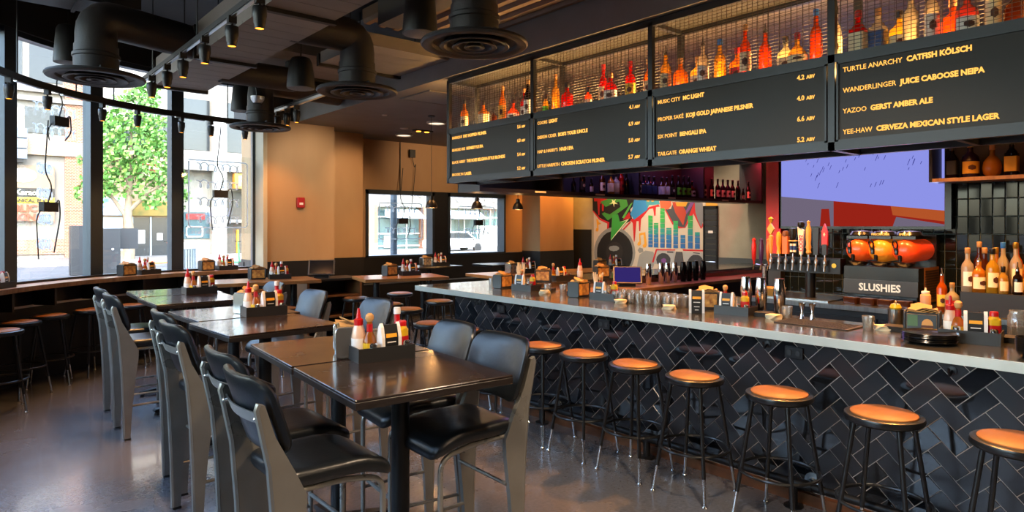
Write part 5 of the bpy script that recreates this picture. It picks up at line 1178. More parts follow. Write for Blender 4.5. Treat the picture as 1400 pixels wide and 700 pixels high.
def b_card(label, group):
    t = T('menu_card_stand', label, 'menu holder', group=group)
    for s_ in (-1, 1): O('white_side', MB().at(s_*.043, 0, 0).prism([(-.022, 0), (.022, 0), (.026, .03), (.024, .07), (.012, .105), (.0, .118), (-.012, .105), (-.024, .07), (-.026, .03)], -.008, .008, 'x'), m_wht, t, False)
    b_ = O('black_card', MB().prism([(-.021, .0), (.021, .0), (.022, .07), (.008, .112), (-.008, .112), (-.022, .07)], -.035, .035, 'x'), m_dk, t, False)
    O('yellow_band', MB().prism([(-.0226, .07), (-.0216, .07), (-.0155, .086), (-.0165, .086)], -.028, .028, 'x'), m_yc, b_, False)
    for hw_, z_ in ((.018, .03), (.022, .052), (.012, .014)): O('white_line', MB().box(-hw_, hw_, -.0235, -.0221, z_, z_+.004), m_wht, b_, False)
    return t
def b_disp(side, pic, flat=True):
    def f(label, group):
        t = T('napkin_dispenser', label, 'napkin dispenser', group=group)
        L_ = .19
        O('body', MB().box(-L_/2+.012, L_/2-.012, -.058, .058, 0, .135), mat('dispenser_shell', '#1d1c1c', .4) if side is m_dsb else side, t, False)
        for s_ in (-1, 1): O('end_plate', MB().at(s_*(L_/2-.012), 0, .073, 0, 0, PI/2*s_).rprism(.146, .13, 0, .014, .025, .004), side, t)
        for s_ in (-1, 1): O('picture_card', MB().box(-.078, .078, s_*.0585-.001, s_*.0585+.001, .02, .125), pic, t, False)
        q = MB()
        random.seed(5)
        for k in range(5):
            a, h = random.uniform(-.2, .2), .135+.004*k
            q.at(0, 0, h, a).loft([[(-.08+.02*j, -.05, .0+.012*math.sin(j*.8+k)), (-.08+.02*j, .05, .008*math.cos(j+k)), (-.08+.02*j, .05, .008*math.cos(j+k)+.003), (-.08+.02*j, -.05, .003+.012*math.sin(j*.8+k))] for j in range(9)])
        q.at(-.01, 0, .16, .3, .5).prism([(-.06, -.03), (.05, -.04), (.065, .02), (.0, .05), (-.05, .03)], 0, .004)
        O('napkins', q, m_nap, t, False)
        return t
    return f
def b_burger(label, group):
    t = BUILD['dispb'](label, group)
    for s_ in (-1, 1):
        c = O('menu_picture', MB().box(-.077, .077, s_*.0605-.0008, s_*.0605+.0008, .022, .123), mat('picture_slate', '#39434a', .4), t, False); yy = s_*.0618
        O('burger_picture', MB().prism([(.0, .06), (.06, .06), (.057, .08), (.045, .095), (.03, .1), (.015, .095), (.003, .08)], yy-.0006, yy+.0006, 'y').prism([(.003, .03), (.057, .03), (.06, .044), (.0, .044)], yy-.0006, yy+.0006, 'y'), mat('bun_tan', '#cf9552', .5), c, False)
        O('patty_picture', MB().prism([(-.003, .046), (.063, .046), (.063, .058), (-.003, .058)], yy-.0006, yy+.0006, 'y'), mat('patty_brown', '#5a2e18', .5), c, False)
        O('green_panel', MB().prism([(-.074, .05), (-.02, .05), (-.02, .118), (-.074, .118)], yy-.0012, yy-.0002*s_, 'y'), mat('panel_green', '#4d6b4a', .5), c, False)
        for z_ in (.07, .085, .1): O('white_bar', MB().box(-.068, -.03, yy-.001, yy+.001, z_, z_+.006), m_wht, c, False)
    return t
BUILD['dispburger'] = b_burger
def b_tumb(label, group):
    t = T('tumbler', label, 'glass', group=group)
    O('glass_wall', MB().lathe([(0, .004), (.028, 0), (.031, .004), (.037, .088), (.035, .09), (.0335, .086), (.0285, .014), (0, .012)], 18), m_cgl, t)
    return t
def b_shaker(m_):
    def f(label, group):
        t = T('cocktail_shaker', label, 'cocktail shaker', group=group)
        O('lower_tin', MB().lathe([(0, 0), (.032, 0), (.034, .004), (.045, .16), (.046, .165), (0, .165)], 24), m_, t)
        O('upper_tin', MB().lathe([(.045, .15), (.046, .155), (.034, .27), (.0325, .275), (0, .276)], 24), m_, t)
        return t
    return f
def b_coast(label, group):
    t = T('coaster_stack', label, 'coasters', group=group); q = MB()
    for k in range(7): q.at(0, 0, .0045*k, .13*k).rprism(.09, .09, 0, .004, .012, .0006)
    O('coasters', q, m_paper, t); return t
def b_napstack(label, group):
    t = T('black_napkin_stack', label, 'napkins', group=group); q = MB()
    for k in range(8): q.at(0, 0, .004*k, .05*math.sin(k*2.1)).rprism(.13, .13, 0, .0036, .006, .0006)
    O('napkins', q, mat('black_napkin', '#1c1a18', .75), t); return t
def b_straw(label, group):
    t = T('straw_holder', label, 'straws', group=group)
    O('holder_cup', MB().lathe([(0, 0), (.035, 0), (.04, .11), (.036, .11), (.032, .006), (0, .006)], 18), m_tray, t)
    random.seed(9); q = MB(); ms = mat('paper_straw', '#e6d3ac', .6)
    for k in range(16):
        a = k*2.4; r = .008+.02*random.random(); q.tube([(r*math.cos(a), r*math.sin(a), .012), ((r+.03)*math.cos(a), (r+.03)*math.sin(a), .21+.03*random.random())], .0045, 6)
    O('straws', q, ms, t); return t
def b_jig(label, group):
    t = T('jigger', label, 'jigger', group=group)
    O('jigger_cups', MB().lathe([(0, 0), (.02, 0), (.022, .003), (.009, .055), (.024, .115), (.022, .115), (.008, .06), (0, .06)], 20), m_chrome, t); return t
BUILD.update(tray=b_tray, sri=b_sri, hot=b_hot, salt=b_shk(m_salt), pepper=b_shk(m_pep), must=b_must, ket=b_ket, jar=b_jar, card=b_card, disps=b_disp(m_sil, mat('silver_card', '#55565c', .4, noise=(30, '#c8b090', 3))), dispb=b_disp(m_dsb, m_food), tumb=b_tumb, shaker=b_shaker(m_chrome), dshaker=b_shaker(mat('dark_tin', '#25211f', .2, metal=.8)), coast=b_coast, nstack=b_napstack, straw=b_straw, jig=b_jig)
NM = {'sri': 'red-capped squeeze bottle', 'hot': 'hot sauce bottle', 'salt': 'small salt shaker', 'pepper': 'small pepper shaker', 'must': 'yellow mustard bottle', 'ket': 'ketchup bottle', 'jar': 'glass jar', 'card': 'menu card stand', 'straw': 'cup of paper straws'}
GN = {'sri': 'chilli squeeze bottles', 'hot': 'hot sauce bottles', 'salt': 'salt shakers', 'pepper': 'pepper shakers', 'must': 'mustard bottles', 'ket': 'ketchup bottles', 'jar': 'condiment jars', 'card': 'menu card stands', 'straw': 'straw cups'}
FULL = [('sri', -.095, .03), ('hot', -.055, -.005), ('salt', -.055, -.055), ('jar', -.005, .045), ('jar', .062, .05), ('card', .025, -.042), ('must', .1, -.015), ('pepper', .105, -.057)]
TALL = [('ket', .1, .045)]
BARC = [('hot', -.1, .035), ('card', -.05, -.045), ('must', .06, .03), ('jar', .0, .04), ('salt', .045, -.05), ('pepper', .1, -.04)]
FAR = [('sri', -.09, .03), ('hot', -.045, -.01), ('card', .02, -.04), ('must', .085, .02), ('ket', .03, .05), ('salt', -.08, -.05)]
def caddy(where, x, y, z, rz, items, disp=None, s=1.0):
    put('tray', x, y, z, rz, 'black condiment caddy %s' % where, 'condiment caddies').scale = (s, s, s*1.1)
    seen = {}
    for k, dx, dy in items:
        seen[k] = seen.get(k, 0)+1
        c_, s_ = math.cos(rz), math.sin(rz)
        n = NM[k]
        if sum(1 for q in items if q[0] == k) > 1: n = ('left-hand ', 'right-hand ')[seen[k]-1]+n
        dx *= s; dy *= s
        put(k, x+dx*c_-dy*s_, y+dx*s_+dy*c_, z+.006*s*1.1, rz+(.15 if k == 'card' else dx*4), '%s in the caddy %s' % (n, where), GN[k]).scale = (s, s, s*(1.35 if k == 'card' else 1))
    if disp:
        kd, dx, dy, dr, l = disp; c_, s_ = math.cos(rz), math.sin(rz)
        put(kd, x+dx*c_-dy*s_, y+dx*s_+dy*c_, z, rz+dr, l+' '+where, 'napkin dispensers').scale = (s, s, s)
ZT = 1.05
caddy('on the nearest dark table', 1.715, 3.06, ZT, R(-8), FULL+TALL, ('disps', -.12, .16, R(75), 'silver napkin dispenser with kraft napkins'), 1.13)
caddy('on the middle dark table pair', 1.86, 5.14, ZT, R(-5), FULL+TALL, ('disps', -.05, .2, R(30), 'silver napkin dispenser behind the caddy'), 1.13)
caddy('on the dark tables by the window counter', 1.95, 7.2, ZT, R(0), FULL, None, 1.1)
caddy('on the long orange oak table', 3.28, 8.5, ZT, R(-12), FAR, ('dispb', -.27, .06, R(10), 'dark napkin dispenser'))
caddy('on the oak table before the back windows', 4.9, 7.92, ZT, R(-12), FAR, ('dispb', -.27, .06, R(20), 'dark napkin dispenser with food picture'))
caddy('on the black table under the left back window', 6.5, 9.5, ZT, R(-10), FAR, ('disps', -.27, .03, R(10), 'silver napkin dispenser'))
caddy('on the pale oak table behind the bar end', 6.5, 7.2, ZT, R(-10), FAR, ('disps', -.27, .03, R(10), 'pale napkin dispenser'))
caddy('on the orange-lit table by the mural', 8.15, 6.95, ZT, R(-20), FAR, ('dispb', -.27, .03, R(10), 'dark napkin dispenser'))
def wpt(a, r=3.62): return CX+r*math.cos(R(a)), CY+r*math.sin(R(a))
for a, w_, d_ in ((143.5, 'at the left end of the window counter', 148), (111, 'in the middle of the window counter', 115.5), (93.5, 'at the right end of the window counter', 98)):
    x, y = wpt(a); caddy(w_, x, y, 1.10, R(a-90), FAR)
    x, y = wpt(d_); put('dispb', x, y, 1.10, R(d_-90), 'dark napkin dispenser with food picture '+w_, 'napkin dispensers')
# along the bar
caddy('at the right end of the bar', 4.5, 1.17, ZB, R(-82), FULL, None, 1.1)
put('dispburger', 4.6, 1.45, ZB, R(-78), 'napkin dispenser with burger picture near the right end of the bar', 'napkin dispensers')
caddy('beside the shakers on the bar', 4.55, 2.7, ZB, R(-84), BARC)
put('dispb', 4.66, 3.02, ZB, R(-60), 'napkin dispenser with open kraft napkins left of the shakers on the bar', 'napkin dispensers')
put('card', 4.38, 2.93, ZB, R(-55), 'black and white menu card stand in front of the napkin dispenser on the bar', 'menu card stands')
caddy('in the middle of the bar left of the tumblers', 4.54, 3.98, ZB, R(-84), BARC+[('straw', -.1, -.0)][:0])
put('straw', 4.62, 4.16, ZB, 0, 'cup of paper straws in the middle of the bar', 'straw cups')
put('dispb', 4.53, 4.32, ZB, R(8), 'black napkin dispenser in the middle of the bar', 'napkin dispensers')
caddy('near the far end of the bar', 4.56, 5.1, ZB, R(-84), BARC)
put('straw', 4.66, 5.3, ZB, 0, 'cup of paper straws near the far end of the bar', 'straw cups')
put('dispb', 4.55, 5.47, ZB, R(8), 'black napkin dispenser at the far end of the bar', 'napkin dispensers')
put('dispb', 5.42, 5.76, ZB, R(-50), 'dark napkin dispenser on the far return of the bar', 'napkin dispensers')
caddy('on the far return of the bar', 5.75, 5.78, ZB, R(-10), BARC)
put('straw', 5.15, 5.85, ZB, 0, 'cup of paper straws on the far return of the bar', 'straw cups')
put('sri', 6.1, 5.8, ZB, 0, 'red-capped squeeze bottle standing alone on the far bar return', 'chilli squeeze bottles')
put('dispb', 6.45, 5.75, ZB, R(-20), 'dark napkin dispenser at the right of the far bar return', 'napkin dispensers')
# glasses
sp = []
random.seed(11)
for r_ in range(3):
    for k in range(10): sp.append((4.5+.105*r_+.012*random.random(), 3.2+.092*k+.02*random.random()))
rows_ = ('front', 'middle', 'rear')
for k, (x, y) in enumerate(sp):
    put('tumb', x, y, ZB, k, 'clear tumbler, %s from right in the %s row of the tumbler cluster' % (ORD[k % 10], rows_[k//10]), 'tumblers clustered on the bar')
for x, y, l in ((4.55, 4.77, 'clear tumbler alone on the bar left of the middle napkin dispenser'), (4.63, 4.63, 'clear tumbler on the bar just left of the middle napkin dispenser'), (4.6, 5.72, 'clear tumbler at the far corner of the bar'), (4.5, 1.73, 'clear tumbler between the bar mat and the burger napkin dispenser'), (4.6, 2.32, 'clear tumbler beside the steel jiggers'), (5.9, 5.95, 'clear tumbler on the far return of the bar')):
    put('tumb', x, y, ZB, 0, l, 'single tumblers')
for x, y, l in ((4.5, 4.76, 'paper coaster stack left of the middle napkin dispenser'), (4.42, 3.72, 'paper coaster stack left of the tumbler cluster'), (4.4, 3.2, 'paper coaster stack before the tumbler cluster'), (4.52, 2.38, 'paper coaster stack left of the bar mat'), (4.56, 1.66, 'paper coaster stack left of the burger napkin dispenser')):
    put('coast', x, y, ZB, y, l, 'paper coaster stacks')
for x, y, l in ((4.58, 3.8, 'black napkin stack beside the middle caddy'), (4.72, 3.08, 'black napkin stack behind the white menu card stand'), (4.6, 2.49, 'black napkin stack in front of the tall shakers'), (4.6, 1.6, 'black napkin stack left of the burger napkin dispenser'), (4.66, .98, 'black napkin stack right of the right-end caddy'), (4.68, 4.9, 'black napkin stack near the far caddy'), (4.66, 4.5, 'black napkin stack behind the middle napkin dispenser')):
    put('nstack', x, y, ZB, .1*y, l, 'black napkin stacks')
for x, y, l in ((4.70, 2.70, 'left of three steel cocktail shakers on the bar'), (4.71, 2.58, 'middle of three steel cocktail shakers on the bar'), (4.72, 2.44, 'right of three steel cocktail shakers on the bar')):
    put('shaker', x, y, ZB, 0, l, 'steel shakers on the bar')
for k, x in enumerate((6.95, 7.22, 7.36, 7.52)):
    put('shaker', x, 5.38, .97, 0, 'steel cocktail shaker on the rear service ledge, %s from the left' % ORD[k], 'steel shakers on the service ledge')
for k, x in enumerate((7.72, 7.86, 8.02, 8.2)):
    put('dshaker', x, 5.38, .97, 0, 'dark cocktail tin on the rear service ledge, %s from the left' % ORD[k], 'dark tins on the service ledge')
put('jig', 4.66, 2.24, ZB, 0, 'left steel jigger by the bar mat', 'steel jiggers'); put('jig', 4.67, 2.17, ZB, 0, 'right steel jigger by the bar mat', 'steel jiggers')
q = MB().rprism(.26, .5, 0, .008, .01, .002)
for k in range(11):
    for j in range(22): q.cb(-.11+.022*k, -.22+.021*j, .0095, .012, .012, .004)
tm_ = tag(O('bar_mat', q, mat('rubber_mat', '#26221e', .7), None, False), 'black rubber bar mat lying on the zinc bar', 'bar mat'); tm_.location = (4.47, 2.04, ZB)
for k in range(6):
    o = T('plate', 'black plate, %s from the bottom of the stack on the bar' % ORD[k], 'plate', (4.27, 1.31, ZB+.008*k), .4*k, 'stacked black plates') if k == 0 else dup(pl0, (4.27+.004*(k % 3), 1.31, ZB+.008*k), .4*k, 'black plate, %s from the bottom of the stack on the bar' % ORD[k], 'stacked black plates')
    if k == 0:
        pl0 = o; O('plate_body', MB().lathe([(0, 0), (.09, 0), (.135, .012), (.145, .018), (.143, .021), (.13, .016), (.088, .006), (0, .006)], 36), mat('plate_black', '#141313', .2), o)
for k in range(7):
    lb = 'black bowl, %s from the bottom of the stack at the right edge' % ORD[k]
    if k == 0:
        bo0 = T('bowl', lb, 'bowl', (4.16, .82, ZB), 0, 'stacked black bowls'); O('bowl_body', MB().lathe([(0, 0), (.04, 0), (.055, .01), (.068, .035), (.07, .04), (.066, .04), (.05, .014), (0, .006)], 28), mat('plate_black', '#141313', .2), bo0)
    else: dup(bo0, (4.16, .82, ZB+.011*k), 0, lb, 'stacked black bowls')
t = T('steel_cup', 'brushed steel cup with tongs and a lemon behind the burger dispenser', 'cup', (4.76, 1.66, ZB))
O('cup_body', MB().lathe([(0, 0), (.04, 0), (.042, .004), (.046, .12), (.043, .12), (.038, .008), (0, .008)], 22), m_steel, t)
O('tongs', MB().tube(fil([(.02, .01, .02), (.03, .02, .16), (.0, .0, .18), (-.02, -.01, .16), (-.02, -.01, .05)], .03), .004, 6), m_chrome, t)
O('contents', MB().at(0, 0, .13).lathe([(0, -.03), (.03, -.02), (.036, 0), (.025, .022), (0, .03)], 14), m_yel, t)
t = T('pickle_jar', 'glass jar with dark sauce at the right end of the bar', 'jar', (4.84, 1.02, ZB))
O('jar_body', MB().lathe([(0, .002), (.05, .002), (.052, .01), (.052, .13), (.043, .145), (.043, .165), (.04, .165), (.04, .145), (.048, .128), (.048, .012), (0, .008)], 24), m_cgl, t)
O('contents', MB().lathe([(0, .01), (.047, .01), (.047, .07), (0, .072)], 20), mat('dark_sauce', '#20120c', .3), t)
t = T('squeeze_bottle', 'white squeeze bottle against the slush machine grille', 'sauce bottle', (6.0, 1.87, 1.05))
O('bottle_body', MB().lathe([(0, 0), (.036, 0), (.038, .005), (.038, .13), (.02, .145), (0, .145)], 20), mat('squeeze_pale', '#dcae86', .4), t)
O('nozzle_cap', MB().lathe([(0, .143), (.03, .143), (.03, .16), (.01, .165), (.005, .19), (0, .19)], 16), m_wht, t)
pos('touch-screen till with violet display on the rear service ledge', 6.5, 5.36, .97, R(42), glow('till_violet', '#2c2260', .7))
t = T('plastic_tub', 'amber plastic tub on the back bar left of the tap pedestal', 'tub', (6.1, 3.22, 1.062))
O('tub_body', MB().rprism(.13, .18, 0, .07, .02, .004, w2=.15, d2=.2), mat('tub_amber', '#c98a3e', .3), t); O('tub_lid', MB().rprism(.158, .208, .07, .08, .02, .002), mat('tub_amber', '#c98a3e', .3), t)
# ------------------------------------------------------------------ neon window signs seen from behind, with their transformers
m_neon = glassy('neon_tube_glass', '#f6f6f6', .3, .1, ('#ffffff', .85, 1)); m_acr = glassy('acrylic', '#f8fbfb', .16, .03)
def neon(label, x, y, z, a, w_, h, panel=True, words_=('', '')):
    t = T('neon_sign', label, 'neon sign', (x, y, z), a, 'unlit neon signs in the windows')
    if panel: O('clear_panel', MB().box(-w_/2, w_/2, .03, .036, -h/2, h/2), m_acr, t, False)
    rows = (.28, -.22) if w_ > h else (.34, .12, -.1, -.32)
    for zz in rows:
        tb = MB(); n = 60; ww = w_*.62
        tb.tube([(-ww/2+ww*k/n+.035*math.sin(k*.62), 0, h*zz+.055*math.cos(k*.62)+.012*math.sin(k*.21)) for k in range(n+1)], .008, 6)
        O('lettering_tube', tb, m_neon, t)
    if panel: O('border_tube', MB().tube(fil([(-w_*.42, 0, h*.42), (w_*.42, 0, h*.42), (w_*.42, 0, -h*.42), (-w_*.42, 0, -h*.42), (-w_*.42, 0, h*.4)], .06), .009, 6), m_neon, t)
    O('transformer', MB().box(-.1, .1, -.09, -.02, -.05, .06), m_dark, t, False)
    O('cable', MB().tube(fil([(0, -.05, .06), (.06, -.05, .25), (-.05, -.05, .4), (.02, -.03, 1.0 if z < 2.6 else .6)], .1), .008, 6).tube(fil([(.08, -.05, 0), (.16, -.04, .12), (.2, -.02, -.1), (.12, -.01, -h*.4)], .08), .008, 6).tube(fil([(-.08, -.05, 0), (-.14, -.03, -.12), (-.1, -.02, -h*.45)], .08), .007, 6), m_dark, t)
    return t
for a, z, w_, h, l, pn in ((129, 2.95, .95, .5, 'unlit cursive neon lettering high in the left window', False), (131.3, 1.95, .3, 1.3, 'tall unlit vertical neon sign in the left window', False), (94.5, 2.2, 1.0, 1.15, 'unlit neon sign on clear panel in the right-hand bowed window', True)):
    x, y = CX+3.74*math.cos(R(a)), CY+3.74*math.sin(R(a)); neon(l, x, y, z, R(a-90), w_, h, pn)
neon('unlit neon sign on clear panel in the left back window', 6.5, 10.82, 1.83, 0, 1.1, .8); neon('unlit neon sign on clear panel in the right back window', 8.3, 10.82, 1.8, 0, 1.1, .8)
# ------------------------------------------------------------------ the street outside
m_road = mat('asphalt', '#5c5d60', .85, noise=(.6, '#525356', 1.6)); m_walk = mat('pavement', '#7b766f', .85, noise=(.8, '#706b64', 1.6))
m_fw = mat('facade_white', '#958f86', .8, noise=(.5, '#837e75', 1.6)); m_fb = mat('facade_buff', '#a58d70', .8, noise=(.8, '#937c62', 1.6))
m_dg = mat('facade_dark_glass', '#2a2f33', .15); m_alum = mat('shopfront_frame', '#9aa1a4', .4)
def brick(name, c1, c2, cm):
    m = mat(name, c1, .85); t = m.node_tree; b = t.nodes['Principled BSDF']
    tc = t.nodes.new('ShaderNodeTexCoord'); mp = t.nodes.new('ShaderNodeMapping'); mp.inputs['Rotation'].default_value = (PI/2, 0, 0)
    br_ = t.nodes.new('ShaderNodeTexBrick'); br_.inputs['Color1'].default_value = (*lin(c1), 1); br_.inputs['Color2'].default_value = (*lin(c2), 1); br_.inputs['Mortar'].default_value = (*lin(cm), 1)
    br_.inputs['Scale'].default_value = 3.2; br_.inputs['Mortar Size'].default_value = .03
    t.links.new(tc.outputs['Object'], mp.inputs[0]); t.links.new(mp.outputs[0], br_.inputs[0]); t.links.new(br_.outputs[0], b.inputs['Base Color']); return m
m_br = brick('red_brick', '#955437', '#7f442b', '#b5a48f'); m_bp = brick('pale_brick', '#b09678', '#a1866b', '#bfb29f')
S('ground', MB().box(-70, 90, -40, 60, -.3, -.12), m_road, False)
S('ground_near_pavement', MB().prism([(-14, 10), (-2, 14.5), (60, 14.5), (60, 11.12), (3.5, 11.12), (3.2, 10.6), (-.5, 9.0), (-5.2, .4), (-14, -6)], -.12, -.02), m_walk, False)
S('ground_far_pavement', MB().box(-70, 90, 36.5, 46, -.12, -.03), m_walk, False)
FY = 44.0
def wbox(m, x0, x1, z0, z1, dy=0, th=.3): return m.box(x0, x1, FY-dy-th, FY-dy, z0, z1)
def sign_text(parent, txt, x, z, size, m_, bold=.01, sx=.9, dy=.36, name='sign_lettering'):
    vs, fs, wd = text_mesh(txt, size, bold, sx, .02); q = MB(); q.add([(x+vx, FY-dy-vz, z+vy) for vx, vy, vz in vs], fs); return O(name, q, m_, parent, False)
A = T('corner_building', 'white concrete building with brick pier and painted parking sign across the street', 'building', (0, 0, 0))
O('wall', MB().box(-40, 4.9, FY, FY+8, -.1, 16), m_fw, A, False)
O('brick_base', wbox(MB(), -8, 4.9, .2, 1.0, 0, .12).box(4.9, 6.2, FY-.15, FY+8, -.1, 16), m_br, A, False)
O('parapet', wbox(MB(), -12, 6.2, 5.6, 6.4, 0, .25), m_bp, A, False)
for x0, x1, z0, z1 in ((-9, -1.5, 9.6, 11.8), (-.5, 3.0, 9.6, 11.8), (3.3, 4.8, 9.6, 11.9), (-6, 2, 6.8, 8.4), (3.1, 5.4, 6.8, 8.2)): O('window', wbox(MB(), x0, x1, z0, z1, 0, .06), m_dg, A, False)
for z in (12.6, 9.0, 8.5): O('ledge', wbox(MB(), -20, 6.2, z, z+.22, 0, .3), m_fw, A, False)
sg = O('sign_board', wbox(MB(), -3, 4.4, 2.0, 5.0, 0, .3), mat('sign_brown', '#8c7860', .6), A, False)
O('sign_disc', MB().at(3.0, FY-.32, 4.45, 0, PI/2).lathe([(0, 0), (.62, 0), (.62, .02), (0, .02)], 24, 0, 0, 0, 1, .6), m_wht, sg)
O('sign_band', wbox(MB(), -3, 4.4, 3.3, 3.78, .3, .02), mat('sign_black', '#20201e', .6), sg, False); O('sign_band', wbox(MB(), -3, 4.4, 2.96, 3.28, .3, .02), mat('sign_yellow', '#e0bd2c', .6), sg, False)
sign_text(sg, 'm Karaoke', 2.28, 3.4, .42, mat('sign_palegreen', '#e8ecc0', .6)); sign_text(sg, 'MECHANICAL BULL', 1.95, 3.02, .28, mat('sign_black', '#20201e', .6))
m_sr = mat('sign_redbrown', '#9a4a30', .7)
sign_text(sg, 'PUBLIC', 1.95, 2.52, .5, m_sr, .02, 1.05); sign_text(sg, 'PARKING', 1.75, 2.06, .5, m_sr, .02, 1.05)
t = T('vent_units', 'stacked grey utility boxes on the far wall beside the painted sign', 'utility boxes', (2.6, FY-.32, 5.2))
for k in range(3): O('utility_box', MB().box(-.5, .55, -.6, 0, .1+.55*k, .6+.55*k), mat('utility_grey', '#6a7580', .5), t, False)
O('support', MB().box(-.4, .4, -.5, 0, -.1, .1), m_dark, t, False)
B = T('arcade_building', 'buff shop building with arched sign and double doors across the street', 'building', (0, 0, 0))
O('wall', MB().box(6.2, 10.7, FY, FY+8, -.1, 16), m_fb, B, False)
O('upper_wall', wbox(MB(), 6.2, 10.7, 8.1, 16, 0, .2), m_fw, B, False)
O('upper_glazing', wbox(MB(), 6.3, 10.6, 6.4, 8.1, 0, .1), m_dg, B, False)
O('parapet', wbox(MB(), 6.2, 10.7, 5.5, 6.3, 0, .35), m_bp, B, False)
q = MB()
for k in range(8): wbox(q, 6.3+.55*k, 6.55+.55*k, 5.9, 6.3, .35, .08)
O('parapet_blocks', q, m_fw, B, False)
sgn = O('oval_sign', MB().at(9.05, FY-.35, 5.2, 0, PI/2).lathe([(0, 0), (.85, 0), (.85, .08), (0, .08)], 28, 0, 0, 0, 1, .62), mat('oval_cream', '#e2c9a4', .6), B)
O('sign_bars', MB().box(8.55, 9.55, FY-.46, FY-.43, 5.3, 5.42).box(8.75, 9.35, FY-.46, FY-.43, 4.95, 5.1), m_sr, sgn, False)
O('awning', MB().prism([(FY, 3.4), (FY, 2.9), (FY-1.1, 2.35), (FY-1.1, 2.55)], 6.3, 7.9, 'x'), mat('awning_blue', '#3f86c0', .7, noise=(1.2, '#e8eef2', 2.4)), B, False)
O('fascia', wbox(MB(), 7.9, 10.6, 2.35, 3.2, 0, .25), mat('fascia_tan', '#a8843c', .7, noise=(2, '#6f6a34', 2)), B, False)
O('shop_window', wbox(MB(), 6.35, 7.7, .3, 2.25, 0, .05), mat('shop_pale', '#b9c2c4', .3), B, False)
dr = O('entrance', wbox(MB(), 8.15, 10.2, -.1, 2.25, 0, .08), m_dg, B, False)
for x in (8.15, 9.12, 10.14): O('door_frame', wbox(MB(), x, x+.09, -.1, 2.3, .08, .05), m_alum, dr, False)
O('notice', wbox(MB(), 8.5, 8.85, .7, 1.5, .1, .01).box(9.5, 9.8, FY-.12, FY-.11, .9, 1.3), m_wht, dr, False)
Cb = T('garage_building', 'pale building with white column and parking garage opening across the street', 'building', (0, 0, 0))
O('wall', MB().box(10.7, 22, FY+.4, FY+8, -.1, 16), m_fw, Cb, False)
O('upper_glazing', MB().box(10.8, 12.6, FY+.3, FY+.4, 6.5, 9.7).box(13.5, 21, FY+.3, FY+.4, 6.5, 9.7), m_dg, Cb, False)
O('white_column', wbox(MB(), 12.65, 13.4, -.1, 16, 0, .5), mat('column_white', '#b9b6b0', .7), Cb, False)
O('concrete_band', wbox(MB(), 10.7, 22, 5.2, 6.4, 0, .4), m_fw, Cb, False)
O('shop_window', MB().box(10.85, 12.6, FY+.3, FY+.4, .95, 2.6), mat('shop_teal', '#33525c', .25), Cb, False)
O('shop_board', MB().box(11.2, 12.3, FY+.22, FY+.3, 2.15, 2.5), m_red, Cb, False)
O('poster_frame', MB().box(11.2, 12.2, FY+.24, FY+.3, 1.05, 1.12).box(11.2, 12.2, FY+.24, FY+.3, 1.65, 1.72).box(11.2, 11.27, FY+.24, FY+.3, 1.05, 1.72).box(12.13, 12.2, FY+.24, FY+.3, 1.05, 1.72), m_wht, Cb, False)
O('garage_opening', MB().box(13.5, 20, FY+.2, FY+.4, -.1, 4.0), mat('garage_dark', '#4a463e', .8), Cb, False)
for x in (14.2, 15.0, 16): O('yellow_post', MB().box(x, x+.12, FY+.05, FY+.2, 0, 1.5), m_yc, Cb, False)
O('beam', wbox(MB(), 13.4, 20, 1.95, 2.15, 0, .2), m_fw, Cb, False)
so = O('orange_sign', wbox(MB(), 13.9, 17.6, 4.15, 5.1, 0, .5), mat('sign_orange', '#ee9a3a', .6), Cb, False); sign_text(so, 'PARKING', 14.1, 4.35, .85, m_wht, .03, 1.0, .52)
O('meter_box', wbox(MB(), 12.8, 13.25, 1.0, 1.6, .5, .08), m_wht, Cb, False)
D = T('storefront_building', 'white storefront building with brick piers seen through the back windows', 'building', (0, 0, 0))
O('wall', MB().box(22, 60, FY, FY+8, 3.2, 12), m_fw, D, False)
O('glazing', MB().box(22, 60, FY+.6, FY+.8, -.1, 3.3), mat('store_glass', '#5f7a80', .1, noise=(.35, '#3a4a3c', 2.5)), D, False)
for x in (23.6, 28.4, 37.4, 44): O('brick_pier', MB().box(x, x+.75, FY-.1, FY+.8, -.1, 3.3), m_br, D, False)
q = MB()
for k in range(16): q.box(24.4+1.4*k, 24.48+1.4*k, FY+.5, FY+.6, -.1, 3.2)
for z in (.15, 1.1, 2.4): q.box(22, 60, FY+.5, FY+.6, z, z+.1)
O('window_bars', q, m_wht, D, False)
O('white_board', MB().box(34.4, 36.9, FY+.3, FY+.5, -.1, 1.75), m_wht, D, False)
for x, c_ in ((25.2, m_wht), (31.2, m_red), (32.6, m_wht)): O('poster', MB().box(x, x+.9, FY+.42, FY+.5, .1, 1.0), c_, D, False)
m_sl_ = mat('sign_letter_grey', '#8a8580', .6)
sign_text(D, 'Clothier', 24.6, 4.0, 1.25, m_sl_, .03, 1.0, .25); sign_text(D, 'Kerr Egg Co', 30.6, 3.75, 1.2, m_sl_, .03, 1.0, .25)
O('awning', MB().prism([(FY, 3.0), (FY, 2.4), (FY-1.2, 2.3)], 25, 28, 'x').prism([(FY, 3.0), (FY, 2.4), (FY-1.2, 2.3)], 30.6, 34, 'x'), mat('awning_pale', '#b4c2c8', .7), D, False)
